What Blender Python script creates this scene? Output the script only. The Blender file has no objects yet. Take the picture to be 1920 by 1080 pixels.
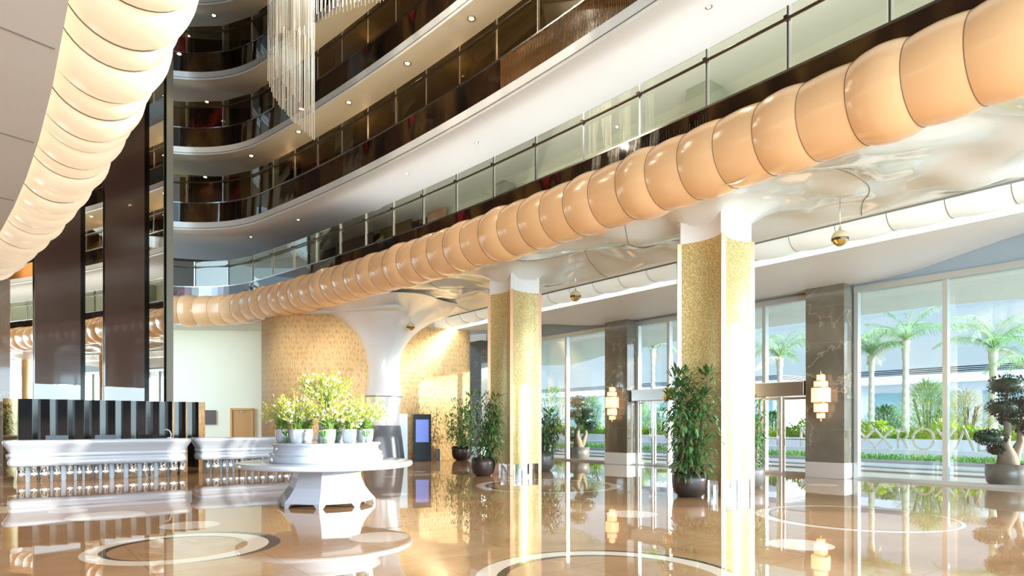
import bpy, bmesh, math, random
from mathutils import Vector, Matrix
R = math.radians
rnd = random.Random(7)
sc = bpy.context.scene
col = sc.collection

# ------------------------------------------------------------------ camera
F = 1200.0            # focal length in px for a 1920 px wide frame
HZ = 795.0            # horizon row
cd = bpy.data.cameras.new('camera'); cam = bpy.data.objects.new('camera', cd); col.objects.link(cam)
cd.sensor_width = 36.0; cd.sensor_fit = 'HORIZONTAL'; cd.lens = 36.0 * F / 1920.0
cd.shift_y = (HZ - 540.0) / 1920.0
cd.clip_start = 0.05; cd.clip_end = 600
cam.location = (0, 0, 1.5); cam.rotation_euler = (R(90), 0, 0)
sc.camera = cam

# ------------------------------------------------------------------ world, sun, exposure
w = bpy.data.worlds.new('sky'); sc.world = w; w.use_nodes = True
wn = w.node_tree.nodes; wl = w.node_tree.links; wn.clear()
wo = wn.new('ShaderNodeOutputWorld'); bg = wn.new('ShaderNodeBackground')
tc = wn.new('ShaderNodeTexCoord'); sx = wn.new('ShaderNodeSeparateXYZ'); rp = wn.new('ShaderNodeValToRGB')
wl.new(tc.outputs['Generated'], sx.inputs[0]); wl.new(sx.outputs['Z'], rp.inputs[0])
rp.color_ramp.elements[0].position = 0.0; rp.color_ramp.elements[0].color = (0.66, 0.87, 1.0, 1)
rp.color_ramp.elements[1].position = 0.55; rp.color_ramp.elements[1].color = (0.50, 0.72, 1.0, 1)
wl.new(rp.outputs[0], bg.inputs['Color'])
# sky raised on the sun's side and behind the camera as added interior fill
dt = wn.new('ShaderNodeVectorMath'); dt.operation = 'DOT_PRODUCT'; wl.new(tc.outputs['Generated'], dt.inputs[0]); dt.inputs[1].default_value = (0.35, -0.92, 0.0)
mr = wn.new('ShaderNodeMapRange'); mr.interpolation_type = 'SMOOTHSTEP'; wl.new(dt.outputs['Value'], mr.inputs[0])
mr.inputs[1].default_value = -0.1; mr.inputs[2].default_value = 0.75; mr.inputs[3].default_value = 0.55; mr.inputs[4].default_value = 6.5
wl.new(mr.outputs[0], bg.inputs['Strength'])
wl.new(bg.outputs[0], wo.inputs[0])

sund = bpy.data.lights.new('sun', 'SUN'); sun = bpy.data.objects.new('sun', sund); col.objects.link(sun)
sund.energy = 8.5; sund.angle = R(0.6); sund.color = (1.0, 0.93, 0.80)
SUN_TRAVEL = Vector((-0.97, 0.25, -0.118)).normalized()
sun.rotation_euler = SUN_TRAVEL.to_track_quat('-Z', 'Y').to_euler()
sun.location = (40, -8, 12)

sc.view_settings.view_transform = 'Standard'; sc.view_settings.look = 'None'
sc.view_settings.exposure = 0.82; sc.view_settings.gamma = 1.0
sc.view_settings.use_curve_mapping = False
sc.cycles.max_bounces = 12; sc.cycles.diffuse_bounces = 6; sc.cycles.glossy_bounces = 5; sc.cycles.transparent_max_bounces = 16
sc.cycles.sample_clamp_indirect = 6.0
sc.cycles.caustics_reflective = False; sc.cycles.caustics_refractive = False

# ------------------------------------------------------------------ building axes
UX, UY = 0.7804, 0.6252            # u: from the void towards the facade;  v: along the facade, away
def P(u, v, z=0.0):
    return Vector((UX * u - UY * v, UY * u + UX * v, z))
def uv_px(x, u):                   # v and depth of the point of plane u seen in column x
    k = (x - 960.0) / F
    t = u / (k * UX + UY)
    return t * (UX - UY * k), t
def ground(x, y):
    return Vector(((x - 960) * 1.5 / (y - HZ), F * 1.5 / (y - HZ), 0))
def at(x, y, d):
    return Vector(((x - 960) * d / F, d, 1.5 + (HZ - y) * d / F))
ROT = math.atan2(UY, UX)

# ------------------------------------------------------------------ materials
MATS = {}
def mat(name, color=(0.8, 0.8, 0.8), rough=0.5, metal=0.0, emit=None, es=0.0, spec=0.5, ior=None, coat=0.0, trans=0.0):
    if name in MATS: return MATS[name]
    m = bpy.data.materials.new(name); m.use_nodes = True
    b = m.node_tree.nodes['Principled BSDF']
    b.inputs['Base Color'].default_value = (*color, 1); b.inputs['Roughness'].default_value = rough
    b.inputs['Metallic'].default_value = metal; b.inputs['Specular IOR Level'].default_value = spec
    if ior: b.inputs['IOR'].default_value = ior
    if coat: b.inputs['Coat Weight'].default_value = coat; b.inputs['Coat Roughness'].default_value = 0.03
    if trans: b.inputs['Transmission Weight'].default_value = trans
    if emit: b.inputs['Emission Color'].default_value = (*emit, 1); b.inputs['Emission Strength'].default_value = es
    MATS[name] = m; return m
def nodes(m): return m.node_tree.nodes, m.node_tree.links, m.node_tree.nodes['Principled BSDF']
def texco(m, kind='Object', scale=(1, 1, 1), rotz=0.0):
    n, l, b = nodes(m)
    t = n.new('ShaderNodeTexCoord'); mp = n.new('ShaderNodeMapping')
    mp.inputs['Scale'].default_value = scale; mp.inputs['Rotation'].default_value = (0, 0, rotz)
    l.new(t.outputs[kind], mp.inputs[0]); return mp.outputs[0]
def noise(m, vec, scale, detail=3, rough=0.5, dist=0.0):
    n, l, b = nodes(m); t = n.new('ShaderNodeTexNoise'); t.inputs['Scale'].default_value = scale
    t.inputs['Detail'].default_value = detail; t.inputs['Roughness'].default_value = rough; t.inputs['Distortion'].default_value = dist
    l.new(vec, t.inputs['Vector']); return t.outputs['Fac']
def ramp(m, fac, stops):
    n, l, b = nodes(m); r = n.new('ShaderNodeValToRGB'); e = r.color_ramp.elements
    while len(e) > 1: e.remove(e[-1])
    e[0].position = stops[0][0]; e[0].color = (*stops[0][1], 1)
    for p, c in stops[1:]:
        k = e.new(p); k.color = (*c, 1)
    l.new(fac, r.inputs[0]); return r.outputs[0]
def bump(m, fac, strength=0.2, dist=0.02):
    n, l, b = nodes(m); k = n.new('ShaderNodeBump'); k.inputs['Strength'].default_value = strength
    k.inputs['Distance'].default_value = dist; l.new(fac, k.inputs['Height']); l.new(k.outputs[0], b.inputs['Normal'])
def setcol(m, out):
    n, l, b = nodes(m); l.new(out, b.inputs['Base Color'])

M = {}
M['white'] = mat('white_lacquer', (0.46, 0.50, 0.56), 0.14, coat=0.4)
M['white_plain'] = mat('white_plaster', (0.83, 0.83, 0.80), 0.55)
M['cream'] = mat('cream_wall', (0.90, 0.88, 0.74), 0.6)
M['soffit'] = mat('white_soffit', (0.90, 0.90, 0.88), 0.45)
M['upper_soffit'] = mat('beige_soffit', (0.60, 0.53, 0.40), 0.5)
M['band'] = mat('white_band', (0.95, 0.94, 0.90), 0.35)
M['black'] = mat('black_gloss', (0.006, 0.005, 0.005), 0.12, spec=0.35)
M['darkrail'] = mat('dark_bronze', (0.10, 0.07, 0.045), 0.3, 0.8)
M['steel'] = mat('brushed_steel', (0.72, 0.72, 0.70), 0.22, 1.0)
M['frame'] = mat('champagne_frame', (0.56, 0.57, 0.54), 0.35, 0.55)
M['chrome'] = mat('chrome', (0.88, 0.90, 0.92), 0.04, 1.0)
M['copper'] = mat('copper_strip', (0.85, 0.52, 0.34), 0.28, 0.6)
M['gold'] = mat('gold', (0.85, 0.66, 0.30), 0.12, 1.0)
M['seam'] = mat('dark_seam', (0.16, 0.12, 0.08), 0.6)
M['seamlight'] = mat('grey_seam', (0.22, 0.22, 0.20), 0.6)
M['tube'] = mat('peach_tube_fabric', (0.80, 0.47, 0.235), 0.22, emit=(1.0, 0.60, 0.28), es=0.08, coat=0.3)
M['tube_lit'] = mat('lit_tube_fabric', (0.90, 0.80, 0.64), 0.4, emit=(1.0, 0.80, 0.54), es=0.30)
M['cove'] = mat('white_cove_fabric', (0.86, 0.90, 0.88), 0.3, emit=(0.9, 1.0, 0.97), es=0.15)
M['lamp_warm'] = mat('warm_lamp', (1, 0.8, 0.5), 0.4, emit=(1.0, 0.72, 0.38), es=25)
M['lamp_ring'] = mat('lamp_ring', (0.35, 0.25, 0.14), 0.4, 0.6)
M['pot'] = mat('bronze_pot', (0.055, 0.038, 0.034), 0.33, 0.35)
M['pot_grey'] = mat('taupe_pot', (0.20, 0.18, 0.165), 0.3, 0.2)
M['soil'] = mat('soil', (0.03, 0.02, 0.012), 0.9)
M['bark'] = mat('bark', (0.24, 0.17, 0.11), 0.9)
M['bark_pale'] = mat('pale_bark', (0.52, 0.47, 0.38), 0.9)
M['wood_door'] = mat('oak_door', (0.62, 0.33, 0.10), 0.4)
M['grey_base'] = mat('slate_grey', (0.13, 0.15, 0.175), 0.35)
M['screen_blue'] = mat('blue_display', (0.02, 0.03, 0.1), 0.2, emit=(0.05, 0.08, 0.42), es=0.8)
M['petal'] = mat('white_petal', (0.78, 0.75, 0.60), 0.5)
M['bud'] = mat('yellow_green_bud', (0.50, 0.52, 0.08), 0.5)
M['stemg'] = mat('flower_stem', (0.36, 0.45, 0.10), 0.5)
M['coral'] = mat('coral_petal', (0.9, 0.25, 0.2), 0.5)
M['paving'] = mat('paving', (0.62, 0.59, 0.55), 0.4)
M['kerb'] = mat('kerb', (0.42, 0.39, 0.38), 0.7)
M['wall_out'] = mat('planter_wall', (0.66, 0.66, 0.68), 0.6)
M['letters'] = mat('letter_metal', (0.78, 0.78, 0.76), 0.22, 0.9)
M['bldg'] = mat('pale_render', (0.60, 0.60, 0.62), 0.7)
M['bldg_dark'] = mat('louvre_grey', (0.30, 0.31, 0.33), 0.6)
M['bldg_glass'] = mat('window_blue', (0.22, 0.34, 0.36), 0.1)
M['canopy'] = mat('canopy_plaster', (0.74, 0.72, 0.64), 0.6)
M['brownboard'] = mat('brown_board', (0.11, 0.07, 0.055), 0.5)
M['frost'] = mat('frosted_panel', (0.62, 0.72, 0.76), 0.15, emit=(0.7, 0.85, 0.92), es=0.25)
M['greypillar'] = mat('greige_plaster', (0.40, 0.40, 0.33), 0.6)
M['bluewall'] = mat('blue_grey_plaster', (0.36, 0.43, 0.47), 0.6)

def leafmat(name, c0, c1, scale=6):
    m = mat(name, c0, 0.38); v = texco(m, 'Object'); f = noise(m, v, scale, 2)
    setcol(m, ramp(m, f, [(0.3, c0), (0.7, c1)])); return m
M['leaf_dark'] = leafmat('fig_leaf', (0.022, 0.075, 0.022), (0.10, 0.22, 0.05))
M['leaf_light'] = leafmat('light_fig_leaf', (0.05, 0.20, 0.05), (0.16, 0.40, 0.10))
M['leaf_bonsai'] = leafmat('bonsai_leaf', (0.012, 0.035, 0.025), (0.035, 0.085, 0.05), 9)
M['leaf_hedge'] = leafmat('hedge_leaf', (0.13, 0.34, 0.03), (0.60, 0.66, 0.08), 0.9)
M['leaf_bush'] = leafmat('bush_leaf', (0.06, 0.22, 0.05), (0.28, 0.46, 0.12), 0.6)
M['grass'] = leafmat('verge_grass', (0.12, 0.36, 0.05), (0.30, 0.55, 0.12), 1.5)
M['frond'] = leafmat('palm_frond', (0.16, 0.34, 0.13), (0.42, 0.58, 0.26), 0.8)
M['frond_dry'] = leafmat('dry_frond', (0.50, 0.44, 0.26), (0.66, 0.60, 0.40), 0.8)
M['leaf_flower'] = leafmat('bouquet_leaf', (0.04, 0.20, 0.03), (0.14, 0.34, 0.06), 9)

def glassmat(name, tint=(1, 1, 1), refl=0.08, glow=(1, 1, 1), rough=0.0):
    m = bpy.data.materials.new(name); m.use_nodes = True; n = m.node_tree.nodes; l = m.node_tree.links; n.clear()
    o = n.new('ShaderNodeOutputMaterial'); mx = n.new('ShaderNodeMixShader'); t = n.new('ShaderNodeBsdfTransparent'); g = n.new('ShaderNodeBsdfGlossy')
    t.inputs[0].default_value = (*tint, 1); g.inputs[0].default_value = (*glow, 1); g.inputs['Roughness'].default_value = rough
    fr = n.new('ShaderNodeFresnel'); fr.inputs[0].default_value = 1.3
    ad = n.new('ShaderNodeMath'); ad.operation = 'MULTIPLY_ADD'; ad.inputs[1].default_value = 0.6; ad.inputs[2].default_value = refl
    l.new(fr.outputs[0], ad.inputs[0]); ad.use_clamp = True
    l.new(ad.outputs[0], mx.inputs[0]); l.new(t.outputs[0], mx.inputs[1]); l.new(g.outputs[0], mx.inputs[2]); l.new(mx.outputs[0], o.inputs[0])
    return m
M['glass'] = glassmat('clear_glass', (0.97, 0.99, 0.98), 0.03)
M['railglass'] = glassmat('green_rail_glass', (0.95, 0.97, 0.87), 0.04)
M['railglass_dark'] = glassmat('smoked_rail_glass', (0.52, 0.46, 0.34), 0.06)
M['vase_glass'] = glassmat('vase_glass', (0.86, 0.95, 0.88), 0.1)
M['crystal'] = glassmat('crystal_rod', (0.80, 0.78, 0.72), 0.45, (0.95, 0.93, 0.88), 0.15)

# mirror with a warm tint
M['mirror'] = mat('mirror', (0.93, 0.92, 0.86), 0.012, 1.0)
M['mirror_dark'] = mat('bronze_mirror', (0.55, 0.45, 0.30), 0.02, 1.0)
# dark glossy bronze fascia panels
m = mat('bronze_glass_fascia', (0.030, 0.016, 0.009), 0.04, 0.0, coat=1.0, ior=1.9); M['fascia'] = m
v = texco(m, 'Object', (1, 1, 0.4)); f = noise(m, v, 0.55, 3, 0.6)
setcol(m, ramp(m, f, [(0.40, (0.010, 0.007, 0.006)), (0.50, (0.045, 0.022, 0.010)), (0.56, (0.10, 0.052, 0.015)), (0.60, (0.012, 0.007, 0.006)), (0.65, (0.20, 0.015, 0.015)), (0.70, (0.012, 0.006, 0.006))]))  # red band paints in the reflection of the red art panels
# red and black speckled art glass
m = mat('red_speckled_panel', (0.1, 0.01, 0.01), 0.08, coat=1.0); M['redart'] = m
v = texco(m, 'Object'); f = noise(m, v, 1.1, 6, 0.7)
n_, l_, b_ = nodes(m)
vo = n_.new('ShaderNodeTexVoronoi'); vo.inputs['Scale'].default_value = 5.0; l_.new(v, vo.inputs['Vector'])
base = ramp(m, f, [(0.40, (0.02, 0.006, 0.006)), (0.50, (0.34, 0.02, 0.025)), (0.64, (0.62, 0.12, 0.04)), (0.8, (0.08, 0.01, 0.01))])
spk = ramp(m, vo.outputs['Distance'], [(0.0, (1, 1, 1)), (0.06, (0, 0, 0))])
mx = n_.new('ShaderNodeMix'); mx.data_type = 'RGBA'; l_.new(spk, mx.inputs[0]); l_.new(base, mx.inputs[6]); mx.inputs[7].default_value = (0.75, 0.45, 0.3, 1)
l_.new(mx.outputs[2], b_.inputs['Base Color'])
# olive gold corridor panel
m = mat('olive_gold_panel', (0.28, 0.20, 0.06), 0.3, 0.2); M['olive'] = m
v = texco(m, 'Object', (0.5, 0.5, 0.5)); f = noise(m, v, 0.7, 2)
setcol(m, ramp(m, f, [(0.35, (0.14, 0.085, 0.03)), (0.55, (0.30, 0.20, 0.06)), (0.7, (0.17, 0.06, 0.025))]))
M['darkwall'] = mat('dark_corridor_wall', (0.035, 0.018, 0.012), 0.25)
M['beads'] = mat('copper_bead_strand', (0.80, 0.34, 0.10), 0.25, 0.6)
# brown panel with a soft vertical sheen
m = mat('brown_lacquer_panel', (0.095, 0.050, 0.038), 0.14, coat=0.5, spec=0.6); M['brown'] = m
# wood with rows of carved vertical slits
m = mat('carved_oak', (0.75, 0.45, 0.17), 0.35); M['carved'] = m
n_, l_, b_ = nodes(m)
uvn = n_.new('ShaderNodeTexCoord')
mp = n_.new('ShaderNodeMapping'); mp.inputs['Scale'].default_value = (1, 1, 1); l_.new(uvn.outputs['UV'], mp.inputs[0])
mp.inputs['Scale'].default_value = (17, 4.8, 1)
nw = n_.new('ShaderNodeTexNoise'); nw.inputs['Scale'].default_value = 1.3; l_.new(uvn.outputs['UV'], nw.inputs['Vector'])
vo = n_.new('ShaderNodeTexVoronoi'); vo.inputs['Scale'].default_value = 1.0; vo.inputs['Randomness'].default_value = 0.55; l_.new(mp.outputs[0], vo.inputs['Vector'])
slit = ramp(m, vo.outputs['Distance'], [(0.12, (0.60, 0.33, 0.12)), (0.38, (0.90, 0.60, 0.28)), (0.6, (0.95, 0.66, 0.33))])
l_.new(slit, b_.inputs['Base Color'])
bm_ = n_.new('ShaderNodeBump'); bm_.inputs['Strength'].default_value = 0.7; bm_.inputs['Distance'].default_value = 0.03
l_.new(vo.outputs['Distance'], bm_.inputs['Height']); l_.new(bm_.outputs[0], b_.inputs['Normal'])
# gold mosaic
m = mat('gold_mosaic', (0.62, 0.47, 0.16), 0.28, 0.25, spec=0.7); M['mosaic'] = m
n_, l_, b_ = nodes(m); v = texco(m, 'Object', (55, 55, 40))
vo = n_.new('ShaderNodeTexVoronoi'); vo.distance = 'CHEBYCHEV'; vo.inputs['Randomness'].default_value = 0.25; vo.inputs['Scale'].default_value = 1.0; l_.new(v, vo.inputs['Vector'])
sp = n_.new('ShaderNodeSeparateColor'); l_.new(vo.outputs['Color'], sp.inputs[0])
setcol(m, ramp(m, sp.outputs[0], [(0.0, (0.46, 0.32, 0.09)), (0.2, (0.62, 0.46, 0.16)), (0.75, (0.70, 0.56, 0.24)), (1.0, (0.90, 0.80, 0.50))]))
bump(m, vo.outputs['Distance'], 0.35, 0.004)
# brown veined marble
def marble(name, c0, c1, vein, scale=1.0, rough=0.06):
    m = mat(name, c0, rough, coat=0.5); v = texco(m, 'Object')
    n_, l_, b_ = nodes(m)
    f = noise(m, v, 1.2 * scale, 5, 0.6, 0.8)
    base = ramp(m, f, [(0.3, c0), (0.7, c1)])
    f2 = noise(m, v, 0.7 * scale, 5, 0.5, 0.5)
    vn = ramp(m, f2, [(0.492, (0, 0, 0)), (0.5, (0.8, 0.8, 0.8)), (0.508, (0, 0, 0))])
    mx = n_.new('ShaderNodeMix'); mx.data_type = 'RGBA'; l_.new(vn, mx.inputs[0]); l_.new(base, mx.inputs[6]); mx.inputs[7].default_value = (*vein, 1)
    l_.new(mx.outputs[2], b_.inputs['Base Color']); return m
M['marble'] = marble('grey_brown_marble', (0.13, 0.115, 0.085), (0.20, 0.175, 0.13), (0.42, 0.36, 0.26))
M['marble_warm'] = marble('tan_marble', (0.24, 0.15, 0.09), (0.32, 0.21, 0.13), (0.6, 0.45, 0.3))
# glossy stretched ceiling
m = mat('glossy_stretch_ceiling', (0.74, 0.78, 0.74), 0.035, coat=0.5, spec=0.5, ior=1.5); M['stretch'] = m
b_s = m.node_tree.nodes['Principled BSDF']; b_s.inputs['Base Color'].default_value = (0.86, 0.89, 0.85, 1)
v = texco(m, 'Object'); f = noise(m, v, 0.55, 1, 0.4, 0.5); bump(m, f, 0.5, 0.25)

# floor: polished stone with inlaid discs (the order of the list is the order of laying)
LIGHT = (0.74, 0.62, 0.50); DARK = (0.075, 0.06, 0.05); TAN = None
DISCS = []
def px_disc(x0, x1, y, c=LIGHT):
    a = ground(x0, y); b = ground(x1, y); q = (a + b) / 2
    DISCS.append((q.x, q.y, (b - a).length / 2, c))
DISCS += [(-3.97, 7.86, 1.06, DARK), (-4.05, 7.79, 1.02, LIGHT), (-4.09, 7.79, 0.80, DARK), (-4.03, 7.77, 0.76, TAN)]
DISCS += [(0.95, 15.75, 1.80, DARK), (0.88, 15.65, 1.76, LIGHT), (0.86, 15.6, 1.53, DARK), (0.93, 15.6, 1.45, TAN)]
DISCS += [(0.96, 6.30, 1.31, DARK), (0.93, 6.25, 1.295, LIGHT), (0.93, 6.25, 1.085, DARK), (0.99, 6.22, 1.05, TAN)]
DISCS += [(5.5, 10.3, 1.48, LIGHT), (5.58, 10.3, 1.36, DARK), (5.6, 10.3, 1.34, TAN)]
DISCS += [(9.2, 7.0, 2.05, LIGHT), (9.3, 6.95, 1.8, TAN)]
DISCS += [(-12.2, 17.4, 2.2, LIGHT), (-12.2, 17.3, 2.0, DARK), (-12.15, 17.3, 1.98, TAN)]
DISCS += [(-6.64, 10.47, 0.56, LIGHT), (-4.78, 9.5, 0.40, LIGHT), (-1.76, 8.5, 0.39, LIGHT)]
for a in [(10, 87, 941), (-30, 94, 954), (97, 160, 958), (715, 766, 927), (720, 746, 894), (750, 798, 884.5), (757, 816, 890), (820, 864, 866),
          (1443, 1559, 1021), (1136, 1232, 963.5), (1515, 1568, 909), (1640, 1720, 909)]:
    px_disc(*a)
m = mat('polished_floor_stone', (0.3, 0.2, 0.12), 0.022, ior=2.0, coat=0.0); M['floor'] = m
n_, l_, b_ = nodes(m)
geo = n_.new('ShaderNodeNewGeometry')
v = geo.outputs['Position']
f = noise(m, v, 0.5, 6, 0.6, 0.7)
cur = ramp(m, f, [(0.3, (0.34, 0.18, 0.08)), (0.5, (0.44, 0.255, 0.13)), (0.7, (0.53, 0.35, 0.20))])
# joints of the slabs
rot = n_.new('ShaderNodeMapping'); rot.inputs['Rotation'].default_value = (0, 0, -ROT); l_.new(v, rot.inputs[0])
bk = n_.new('ShaderNodeTexBrick'); l_.new(rot.outputs[0], bk.inputs['Vector']); bk.inputs['Scale'].default_value = 1; bk.offset = 0
bk.inputs['Brick Width'].default_value = 1.2; bk.inputs['Row Height'].default_value = 1.2; bk.inputs['Mortar Size'].default_value = 0.003
def mixc(fac, a, b):
    x = n_.new('ShaderNodeMix'); x.data_type = 'RGBA'
    l_.new(fac, x.inputs[0])
    if isinstance(a, tuple): x.inputs[6].default_value = (*a, 1)
    else: l_.new(a, x.inputs[6])
    if isinstance(b, tuple): x.inputs[7].default_value = (*b, 1)
    else: l_.new(b, x.inputs[7])
    return x.outputs[2]
cur = mixc(bk.outputs['Fac'], cur, (0.16, 0.10, 0.06))
stone = cur
for (cx, cy, r, c) in DISCS:
    d = n_.new('ShaderNodeVectorMath'); d.operation = 'DISTANCE'; l_.new(v, d.inputs[0]); d.inputs[1].default_value = (cx, cy, 0)
    k = n_.new('ShaderNodeMath'); k.operation = 'LESS_THAN'; l_.new(d.outputs['Value'], k.inputs[0]); k.inputs[1].default_value = r
    cur = mixc(k.outputs[0], cur, stone if c is None else c)
l_.new(cur, b_.inputs['Base Color'])
fb = noise(m, v, 0.9, 2, 0.5); bump(m, fb, 0.03, 0.05)

# ------------------------------------------------------------------ mesh helpers
class MB:
    def __init__(s): s.v = []; s.f = []; s.uv = {}; s.sm = []
    def add(s, vs, fs, smooth=False):
        o = len(s.v); s.v += [Vector(p) for p in vs]
        for q in fs: s.f.append([i + o for i in q]); s.sm.append(smooth)
        return o
    def box(s, c, size, rz=0.0):
        cx, cy, cz = c; a, b, h = size[0] / 2, size[1] / 2, size[2] / 2; cs, sn = math.cos(rz), math.sin(rz)
        vs = []
        for z in (-h, h):
            for x, y in ((-a, -b), (a, -b), (a, b), (-a, b)): vs.append((cx + x * cs - y * sn, cy + x * sn + y * cs, cz + z))
        s.add(vs, [(3, 2, 1, 0), (4, 5, 6, 7), (0, 1, 5, 4), (1, 2, 6, 5), (2, 3, 7, 6), (3, 0, 4, 7)]); return s
    def prism(s, poly, z0, z1, smooth=False):
        n = len(poly); vs = [(p[0], p[1], z0) for p in poly] + [(p[0], p[1], z1) for p in poly]
        s.add(vs, [tuple(range(n))[::-1], tuple(range(n, 2 * n))])
        o = len(s.v) - 2 * n
        for i in range(n): s.f.append([o + i, o + (i + 1) % n, o + n + (i + 1) % n, o + n + i]); s.sm.append(smooth)
        return s
    def lathe(s, prof, n=32, c=(0, 0, 0), smooth=True, cap=True, rot=0.0):
        vs = []; fs = []
        for r, z in prof:
            for i in range(n):
                a = 2 * math.pi * i / n + rot; vs.append((c[0] + r * math.cos(a), c[1] + r * math.sin(a), c[2] + z))
        for j in range(len(prof) - 1):
            for i in range(n):
                k = (i + 1) % n; fs.append((j * n + i, j * n + k, (j + 1) * n + k, (j + 1) * n + i))
        s.add(vs, fs, smooth)
        o = len(s.v) - len(vs)
        if cap:
            if prof[0][0] > 1e-4: s.f.append([o + i for i in range(n)][::-1]); s.sm.append(False)
            if prof[-1][0] > 1e-4: s.f.append([o + (len(prof) - 1) * n + i for i in range(n)]); s.sm.append(False)
        return s
    def tube(s, pts, r, n=8, cap=True, smooth=True):
        pts = [Vector(p) for p in pts]; vs = []; fs = []; m_ = len(pts)
        if not hasattr(r, '__len__'): r = [r] * m_
        prev = None
        for i, p in enumerate(pts):
            t = (pts[min(i + 1, m_ - 1)] - pts[max(i - 1, 0)]).normalized()
            if prev is None:
                a = Vector((0, 0, 1)) if abs(t.z) < 0.9 else Vector((1, 0, 0)); x = t.cross(a).normalized()
            else: x = (prev - t * prev.dot(t)).normalized()
            prev = x; y = t.cross(x)
            for k in range(n):
                an = 2 * math.pi * k / n; vs.append(p + (x * math.cos(an) + y * math.sin(an)) * r[i])
        for i in range(m_ - 1):
            for k in range(n):
                q = (k + 1) % n; fs.append((i * n + k, i * n + q, (i + 1) * n + q, (i + 1) * n + k))
        o = s.add(vs, fs, smooth)
        if cap:
            s.f.append([o + k for k in range(n)][::-1]); s.sm.append(False); s.f.append([o + (m_ - 1) * n + k for k in range(n)]); s.sm.append(False)
        return s
    def sweep(s, path, prof, closed_prof=False, smooth=False):
        # path: plan points; prof: (offset to the left-hand normal side, z)
        n = len(prof); vs = []
        for i, p in enumerate(path):
            a = path[max(i - 1, 0)]; b = path[min(i + 1, len(path) - 1)]
            t = Vector((b[0] - a[0], b[1] - a[1])).normalized(); nn = Vector((-t.y, t.x))
            for (o, z) in prof: vs.append((p[0] + nn.x * o, p[1] + nn.y * o, z))
        fs = []
        for i in range(len(path) - 1):
            for k in range(n if closed_prof else n - 1):
                q = (k + 1) % n; fs.append((i * n + k, (i + 1) * n + k, (i + 1) * n + q, i * n + q))
        o = s.add(vs, fs, smooth)
        if closed_prof:
            s.f.append([o + k for k in range(n)]); s.sm.append(False)
            s.f.append([o + (len(path) - 1) * n + k for k in range(n)][::-1]); s.sm.append(False)
        return s
    def build(s, name, m, parent=None, recalc=False):
        off = parent_world(parent)
        me = bpy.data.meshes.new(name)
        me.from_pydata([tuple(p - off) for p in s.v], [], s.f)
        me.polygons.foreach_set('use_smooth', s.sm)
        if m is not None: me.materials.append(m)
        me.update()
        if recalc:
            b = bmesh.new(); b.from_mesh(me); bmesh.ops.recalc_face_normals(b, faces=b.faces); b.to_mesh(me); b.free()
        o = bpy.data.objects.new(name, me); col.objects.link(o)
        if parent is not None: o.parent = parent
        return o
def parent_world(p):
    v = Vector((0, 0, 0))
    while p is not None: v += Vector(p.location); p = p.parent
    return v
def tag(o, label=None, cat=None, group=None, kind=None):
    if label: o['label'] = label
    if cat: o['category'] = cat
    if group: o['group'] = group
    if kind: o['kind'] = kind
    return o
def empty(name, loc, label=None, cat=None, group=None, kind=None):
    o = bpy.data.objects.new(name, None); col.objects.link(o); o.location = loc; o.empty_display_size = 0.2
    return tag(o, label, cat, group, kind)
def struct(o): o['kind'] = 'structure'; return o
def copy_tree(o, parent=None):
    c = o.copy(); col.objects.link(c)
    if parent is not None: c.parent = parent
    for ch in list(o.children): copy_tree(ch, c)
    return c
def bevel(o, w=0.01, seg=2):
    b = o.modifiers.new('bevel', 'BEVEL'); b.width = w; b.segments = seg; b.limit_method = 'ANGLE'; b.angle_limit = R(40); return o

def add_leaf(mb, base, d, L, W, up=Vector((0, 0, 1)), bend=0.2):
    d = d.normalized(); s = d.cross(up)
    if s.length < 1e-3: s = Vector((1, 0, 0))
    s.normalize(); n = s.cross(d).normalized()
    p0 = base; p1 = base + d * L * 0.35 + n * bend * L * 0.25; p2 = base + d * L * 0.7 + n * bend * L * 0.15; p3 = base + d * L - n * bend * L * 0.35
    mb.add([p0, p1 - s * W / 2, p1 + s * W / 2, p2 - s * W * 0.42, p2 + s * W * 0.42, p3], [(0, 1, 2), (1, 3, 4, 2), (3, 5, 4)])

# ------------------------------------------------------------------ plan curves
def bez(a, b, c, n=14):
    return [((1 - t) ** 2) * a + 2 * t * (1 - t) * b + t * t * c for t in [i / n for i in range(1, n)]]
def curve_path(fu, v0, vc, left_dir, left_len, fil=2.0, step=0.4):
    pts = []; v = v0
    while v < vc - fil: pts.append(P(fu(v), v)); v += step
    A = P(fu(vc - fil), vc - fil); C = P(fu(vc), vc); B = C + Vector((*left_dir, 0)).normalized() * fil * 0.9
    pts.append(A); pts += bez(A, C, B); pts.append(B)
    pts.append(C + Vector((*left_dir, 0)).normalized() * left_len)
    return pts
def resample(pts, step):
    out = [pts[0].copy()]; acc = 0.0; i = 0; cur = pts[0].copy()
    while i < len(pts) - 1:
        seg = pts[i + 1] - cur; L = seg.length
        if acc + L >= step:
            cur = cur + seg.normalized() * (step - acc); out.append(cur.copy()); acc = 0.0
        else: acc += L; i += 1; cur = pts[i].copy()
    return out
def offset_path(pts, off):
    out = []
    for i, p in enumerate(pts):
        a = pts[max(i - 1, 0)]; b = pts[min(i + 1, len(pts) - 1)]; t = (b - a).normalized(); out.append(p + Vector((-t.y, t.x, 0)) * off)
    return out
u1 = lambda v: 10.25 - 0.005 * (v - 7) ** 2
u2 = lambda v: 9.5 - 0.0065 * (v - 9) ** 2
uL = lambda v: 1.1 - 0.005 * (v - 8) ** 2
PATH1 = curve_path(u1, -4.0, 29.7, (-1.9, -0.6), 4.2, 2.4)
PATH2 = curve_path(u2, -4.0, 27.3, (-2.2, -0.45), 5.0, 2.2)
# left normal of a path running along +v points to -u (into the void)

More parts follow.
